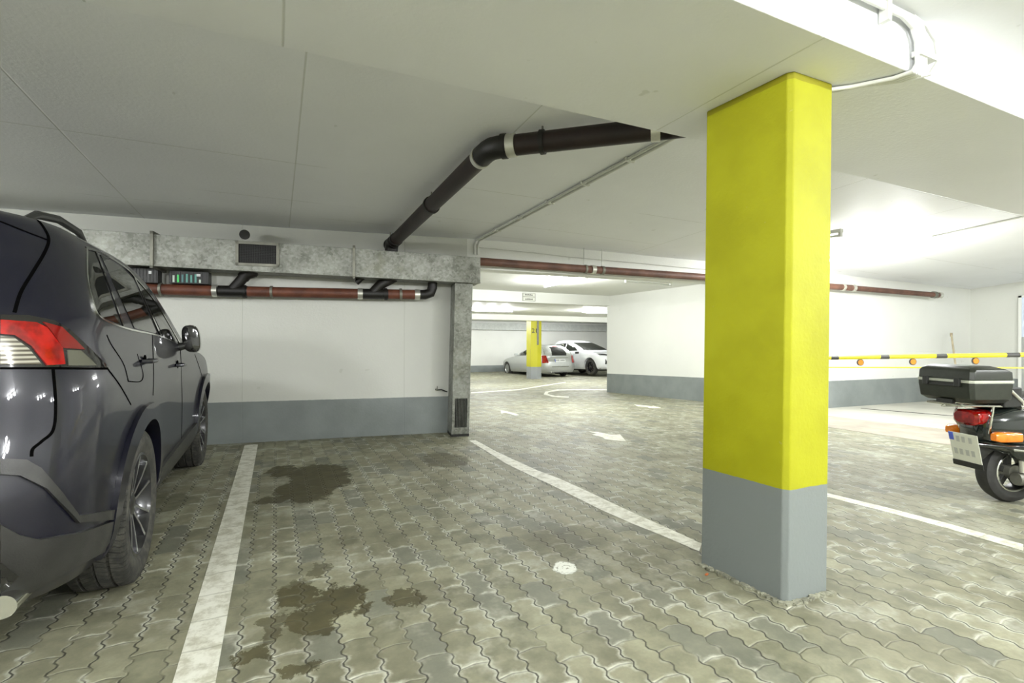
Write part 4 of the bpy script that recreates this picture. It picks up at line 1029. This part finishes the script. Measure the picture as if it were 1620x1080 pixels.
EST = [(.20, .80, -.95, 3.35), (.32, .85, -1.0, 3.45), (.50, .865, -1.02, 3.50), (.66, .87, -1.01, 3.48), (.78, .868, -.96, 3.3), (.88, .86, -.93, 2.7), (.94, .845, -.92, 2.15), (1.02, .81, -.88, 1.85), (1.12, .765, -.80, 1.55), (1.22, .715, -.70, 1.22), (1.32, .65, -.58, .90), (1.38, .58, -.50, .62), (1.42, .44, -.40, .30), (1.435, .25, -.1, 0)]
pr0 = G(905, 596); 
est_rz = math.radians(2)
est, eb = make_car('car', 'silver estate car seen from behind beside the distant yellow column', (0, 0, 0), 0, EST, (0, 2.70), M_SILV,
    win_side=(('rear_side_window', [(-.62, .97), (-.1, .97), (-.1, 1.30), (-.42, 1.30)]), ('rear_door_window', [(-.03, .97), (.62, .97), (.62, 1.32), (-.03, 1.31)]), ('front_door_window', [(.69, .97), (1.62, .97), (1.15, 1.24), (.85, 1.32), (.69, 1.32)])))
patch(eb, [(-.73, .95), (.73, .95), (.60, 1.335), (-.60, 1.335)], 'rear', 'rear_window', M_GLASS, est, off=.005, cuts=2)
for s in (-1, 1):
    l_ = [(s*.60, .62), (s*.84, .62), (s*.815, .95), (s*.66, .95)]
    patch(eb, l_, 'rear', 'tail_lamp', M_RED, est, off=.012, cuts=2)
patch(eb, [(-.28, .66), (.28, .66), (.28, .79), (-.28, .79)], 'rear', 'number_plate', mat('plate_grey_white', (.70, .72, .70), .4), est, off=.016, cuts=2)
patch(eb, [(-.28, .66), (-.24, .66), (-.24, .79), (-.28, .79)], 'rear', 'plate_band', mat('plate_blue', (.05, .10, .45), .4), est, off=.019, cuts=1)
mb = MB()
for i in range(8): 
    if i != 3: q = eb.rear(-.19+i*.056, .725, .02); mb.box(q.x-.016, q.x+.016, q.y-.003, q.y+.003, .70, .752)
mb.build('plate_lettering', M_INK, est)
patch(eb, [(-.80, .44), (.80, .44), (.80, .47), (-.80, .47)], 'rear', 'bumper_strip', M_GALVD, est, off=.01, cuts=2)
patch(eb, [(-.45, .85), (.45, .85), (.45, .875), (-.45, .875)], 'rear', 'chrome_strip', M_CHROME, est, off=.012, cuts=2)
patch(eb, [(-.14, 1.335), (.14, 1.335), (.14, 1.36), (-.14, 1.36)], 'rear', 'brake_lamp', M_RED, est, off=.012, cuts=1)
MB().tube([(-.45, -.98, .22), (-.45, -.86, .22)], .035, 12).build('exhaust_tip', M_CHROME, est)
SUVW = [(.26, .82, -.95, 3.42), (.36, .88, -1.0, 3.55), (.55, .92, -1.02, 3.62), (.75, .93, -1.0, 3.60), (.90, .925, -.96, 3.48), (1.0, .91, -.94, 3.1), (1.06, .895, -.93, 2.4), (1.13, .87, -.90, 2.1), (1.25, .825, -.80, 1.85), (1.38, .77, -.66, 1.5), (1.50, .71, -.52, 1.15), (1.58, .64, -.45, .85), (1.64, .52, -.38, .5), (1.665, .3, -.2, .1)]
wsv, wb = make_car('car', 'white SUV facing forward in the far hall, partly hidden by the middle wall', (0, 0, 0), 0, SUVW, (0, 2.70), M_WPAINT, a=.4, b=.4, rail=False, hz=.37, R=.37, ra=.43, rimc=(M_RIM, M_RIM), wx=.80,
    win_side=(('rear_door_window', [(-.3, 1.12), (.70, 1.12), (.70, 1.50), (-.1, 1.48)]), ('front_door_window', [(.78, 1.12), (1.78, 1.12), (1.25, 1.44), (.95, 1.51), (.78, 1.51)])))
patch(wb, [(-.72, 1.14), (.72, 1.14), (.58, 1.52), (-.58, 1.52)], 'front', 'windscreen', M_GLASS, wsv, off=.006, cuts=3)
for s in (-1, 1):
    patch(wb, [(s*.42, .86), (s*.84, .90), (s*.86, .98), (s*.60, .95)], 'front', 'headlamp', M_GLASS, wsv, off=.008, cuts=2)
    patch(wb, [(s*.50, .52), (s*.74, .50), (s*.72, .74), (s*.66, .60)], 'front', 'fog_lamp_recess', M_BLACK, wsv, off=.008, cuts=2)
patch(wb, [(-.30, .40), (.30, .40), (.42, .55), (.24, .86), (-.24, .86), (-.42, .55)], 'front', 'radiator_grille', M_BLACK, wsv, off=.008, cuts=2)
patch(wb, [(-.8, .27), (.8, .27), (.8, .33), (-.8, .33)], 'front', 'lower_lip', M_BLACK, wsv, off=.01, cuts=2)
def place_far(o, loc, rz):
    sl = math.atan(.033); o.location = loc; o.rotation_mode = 'XYZ'
    o.matrix_world = Matrix.Translation(loc)@Matrix.Rotation(-sl, 4, 'X')@Matrix.Rotation(rz, 4, 'Z')
    bpy.context.view_layer.update(); m4 = o.matrix_world.copy(); o.rotation_euler = m4.to_euler(); o.location = m4.translation
def seat_on(xy): return Vector((xy[0], xy[1], fz(xy[1])))
place_far(est, seat_on((11.45, 20.3)), math.radians(1)); place_far(wsv, seat_on((13.50, 21.75)), math.radians(185))
# ================================================================== SCOOTER
hd = math.radians(110); fw = Vector((math.sin(hd), math.cos(hd), 0)); SO = Vector((4.815, 1.765, 0))
sc = thing('scooter', 'black motor scooter at the right edge, in front of the barrier', 'scooter', tuple(SO), math.atan2(fw.y, fw.x)-HP)
# local: +y forward, +x right
M_SB = mat('scooter_black', (.010, .014, .012), .12, coat=1.); M_CASE = mat('case_black', (.022, .026, .018), .38, var=.25, scale=20); M_OR = mat('orange_lens', (.80, .22, .01), .15, coat=1., var=.2, scale=20)
M_CREAM = mat('silver_stripe', (.50, .52, .44), .35, .2)
def sh_ring(y, w, z0, z1, n_=28, e_=.55):
    zc_, h = (z0+z1)/2, (z1-z0)/2
    return [(w*math.copysign(abs(math.cos(t))**e_, math.cos(t)), y, zc_+h*math.copysign(abs(math.sin(t))**e_, math.sin(t))) for t in np.linspace(0, 2*math.pi, n_, endpoint=False)]
def swheel(y, R, w, parent):
    r = bpy.data.objects.new('wheel', None); COL.objects.link(r); r.parent = parent; r.location = (0, y, R)
    h = w/2; rim = R*.62
    MB().lathe([(-h*.8, rim), (-h, rim+.03), (-h, R-.04), (-h*.7, R-.012), (0, R), (h*.7, R-.012), (h, R-.04), (h, rim+.03), (h*.8, rim)], 60).build('tyre', M_RUB, r, smooth=True)
    MB().lathe([(h*.8, rim+.006), (h*.85, rim-.008), (h*.5, rim-.02), (-h*.5, rim-.02), (-h*.85, rim-.008), (-h*.8, rim+.006)], 48).build('rim', M_BLACK, r, smooth=True)
    MB().lathe([(h*.84, rim+.004), (h*.90, rim-.002), (h*.84, rim-.012)], 48).build('rim_edge', M_CHROME, r, smooth=True)
    MB().disc((0, 0, 0), .05, w*.9, 'X', 20).build('hub', M_GALVD, r)
    for k in range(5):
        mb = MB().box(-.015, .015, -.02, .02, .03, rim-.01).move(Matrix.Rotation(2*math.pi*k/5, 4, 'X')); mb.build('spoke', M_BLACK, r, bevel=.004)
    return r
swheel(0, .222, .12, sc); swheel(1.25, .222, .11, sc)
# body: rear cowl
mb = MB().loft([sh_ring(-.30, .07, .44, .60), sh_ring(-.25, .13, .40, .66), sh_ring(-.12, .185, .36, .70), sh_ring(.05, .21, .34, .73), sh_ring(.25, .20, .33, .74), sh_ring(.42, .16, .32, .72), sh_ring(.50, .12, .30, .66)])
mb.build('rear_cowl', M_SB, sc, smooth=True, sharp=60)
for s in (-1, 1):
    mb = MB().loft([[(s*(x+.125), y, z) for x, y, z in r] for r in (sh_ring(-.17, .02, .42, .52, e_=.8), sh_ring(-.10, .06, .34, .60, e_=.8), sh_ring(.05, .085, .29, .64, e_=.8), sh_ring(.22, .08, .28, .64, e_=.8), sh_ring(.36, .04, .32, .58, e_=.8))])
    mb.build('side_cowl', M_SB, sc, smooth=True, sharp=60)
    MB().tube([(s*.205, -.20, .42), (s*.225, 0, .40), (s*.225, .2, .38), (s*.2, .36, .36)], .010, 8).build('cowl_trim', M_CHROME, sc, smooth=True)
    mb = MB().loft([[(s*(x+.165), y, z) for x, y, z in r] for r in (sh_ring(-.30, .02, .475, .525), sh_ring(-.27, .038, .465, .535), sh_ring(-.13, .048, .465, .535), sh_ring(-.11, .03, .47, .53))])
    mb.build('indicator', M_OR, sc, smooth=True, label='orange rear indicator')
# mudguard, bumper and plate
MB().loft([sh_ring(-.31, .05, .26, .46), sh_ring(-.27, .075, .30, .50), sh_ring(-.12, .08, .42, .52)]).build('mudguard', M_BLACK, sc, smooth=True)
MB().tube([(-.17, -.24, .435), (-.10, -.33, .435), (.10, -.33, .435), (.19, -.24, .435), (.22, .0, .43), (.22, .2, .42)], .014, 10).build('bumper_bar', M_GLOSSB, sc, smooth=True)
tl_ = Matrix.Translation((0, -.335, .41))@Matrix.Rotation(math.radians(12), 4, 'X')
pl = MB().box(-.105, .105, -.006, .0, -.12, .09, tl_).build('number_plate', mat('plate_cream', (.66, .67, .56), .45), sc, bevel=.004)
MB().box(-.105, -.07, -.0075, -.005, .03, .088, tl_).build('plate_band', mat('plate_blue_band', (.06, .10, .45), .5), pl)
for r0, xs_ in ((.045, (-.04, .0, .05)), (-.05, (-.07, -.03, .015, .055))):
    mb = MB()
    for x in xs_: mb.box(x-.012, x+.012, -.0075, -.005, r0-.022, r0+.022, tl_)
    mb.build('plate_lettering', mat('faded_ink', (.44, .45, .40), .5), pl)
MB().box(-.11, .11, -.01, .0, -.16, -.12, tl_).build('mud_flap', M_BLACK, sc, bevel=.004)
MB().loft([sh_ring(-.345, .075, .575, .655, e_=.6), sh_ring(-.33, .095, .56, .67, e_=.6), sh_ring(-.25, .10, .56, .68, e_=.6), sh_ring(-.2, .08, .57, .67, e_=.6)]).build('tail_lamp', M_RED, sc, smooth=True, label='red tail lamp')
# seat
MB().loft([sh_ring(-.20, .09, .70, .74), sh_ring(-.16, .13, .70, .77), sh_ring(.1, .15, .70, .80), sh_ring(.35, .14, .70, .79), sh_ring(.55, .10, .69, .76), sh_ring(.60, .06, .69, .73)]).build('seat', mat('seat_vinyl', (.025, .027, .02), .5, var=.2), sc, smooth=True)
# rack
rk = MB().tube([(-.13, -.50, .715), (-.13, -.1, .705), (-.12, .02, .70)], .009, 10)
rk.tube([(.13, -.50, .715), (.13, -.1, .705), (.12, .02, .70)], .009, 10).tube([(-.13, -.50, .715), (.13, -.50, .715)], .009, 10).tube([(-.13, -.3, .712), (.13, -.3, .712)], .009, 10)
rk.tube([(.13, -.26, .71), (.13, -.28, .60), (.10, -.26, .50)], .008, 10).tube([(-.13, -.26, .71), (-.13, -.28, .60), (-.10, -.26, .50)], .008, 10)
rk.tube([(.0, -.52, .70), (.05, -.3, .70), (.05, 0, .70)], .008, 10).tube([(.145, -.08, .70), (.145, -.04, .70)], .018, 12)
rk.build('luggage_rack', M_CHROME, sc, smooth=True)
# grab rail / backrest bracket
for s in (-1, 1): MB().tube([(s*.16, -.20, .85), (s*.15, -.06, .74), (s*.14, -.03, .71)], .011, 10).build('grab_rail', M_BRIGHT, sc, smooth=True)
MB().prism([(-.15, -.2), (.15, -.2), (.15, -.06), (-.15, -.06)], .70, .84).build('case_bracket', M_BLACK, sc, bevel=.01)
# front: floor board, leg shield, bars
MB().box(-.17, .17, .45, .95, .24, .29).build('floorboard', M_SB, sc, bevel=.02)
MB().loft([sh_ring(.93, .19, .25, .35), sh_ring(.97, .24, .30, .60), sh_ring(1.02, .22, .40, .85), sh_ring(1.06, .10, .50, .90)]).build('leg_shield', M_SB, sc, smooth=True)
MB().tube([(0, 1.25, .222), (0, 1.08, .60), (0, .98, .98)], .035, 14).build('steering_column', M_GLOSSB, sc, smooth=True)
MB().tube([(-.33, .90, .98), (-.12, .97, 1.0), (.12, .97, 1.0), (.33, .90, .98)], .016, 12).build('handlebar', M_GLOSSB, sc, smooth=True)
MB().loft([sh_ring(.92, .06, .94, 1.04), sh_ring(.98, .09, .92, 1.07), sh_ring(1.08, .08, .93, 1.06)]).build('headlamp_housing', M_SB, sc, smooth=True)
MB().loft([sh_ring(1.05, .05, .40, .46), sh_ring(1.25, .06, .44, .50), sh_ring(1.45, .05, .36, .44)]).build('front_mudguard', M_SB, sc, smooth=True)
MB().tube([(.10, -.05, .19), (.12, .15, .19), (.10, .4, .26)], .045, 14).build('engine_case', M_GALVD, sc, smooth=True)
MB().tube([(.12, .02, .16), (.12, .4, .17)], .045, 16).build('silencer', M_BLACK, sc, smooth=True)
MB().tube([(.12, -.02, .24), (.13, -.05, .55)], .018, 10).build('shock_absorber', M_BRIGHT, sc, smooth=True)
MB().tube([(-.05, .45, .28), (-.22, .50, .0)], .010, 8).build('side_stand', M_GALVD, sc)
# top case
tc = thing('top_case', 'black top case with a pale stripe mounted behind the scooter seat', 'luggage case', tuple(SO), sc.rotation_euler[2])
yb, yf_ = -.515, -.195
def oct_(w, y0, y1, ch): return [(-w+ch, y0), (w-ch, y0), (w, y0+ch), (w, y1-ch), (w-ch, y1), (-w+ch, y1), (-w, y1-ch), (-w, y0+ch)]
def ring3(w, y0, y1, ch, z, zr=None): return [(x, y, z) for x, y in oct_(w, y0, y1, ch)]
MB().loft([ring3(.175, yb+.045, yf_-.02, .02, .735), ring3(.206, yb+.012, yf_, .022, .762), ring3(.212, yb, yf_+.01, .022, .850), ring3(.212, yb, yf_+.01, .022, .872)]).build('case_base', M_CASE, tc, bevel=.004)
MB().loft([ring3(.216, yb-.004, yf_+.013, .022, .873), ring3(.216, yb-.004, yf_+.013, .022, .893)]).build('stripe', M_CREAM, tc, bevel=.003)
MB().loft([ring3(.212, yb, yf_+.01, .022, .894), ring3(.210, yb+.004, yf_+.006, .022, .950), ring3(.203, yb+.016, yf_-.03, .024, .968), ring3(.165, yb+.05, yf_-.10, .03, .990)]).build('lid', M_CASE, tc, bevel=.005)
for s in (-1, 1):
    MB().box(s*.12-.02, s*.12+.02, yb-.022, yb-.002, .845, .905).build('latch', M_BLACK, tc, bevel=.005)
MB().box(-.10, .10, yb-.012, yb-.002, .845, .868).build('handle', M_BLACK, tc, bevel=.004)
MB().prism([(-.06, yb+.01), (.06, yb+.01), (.045, yb+.06), (-.045, yb+.06)], .722, .75).build('mount_plate', M_BLACK, tc, bevel=.004)
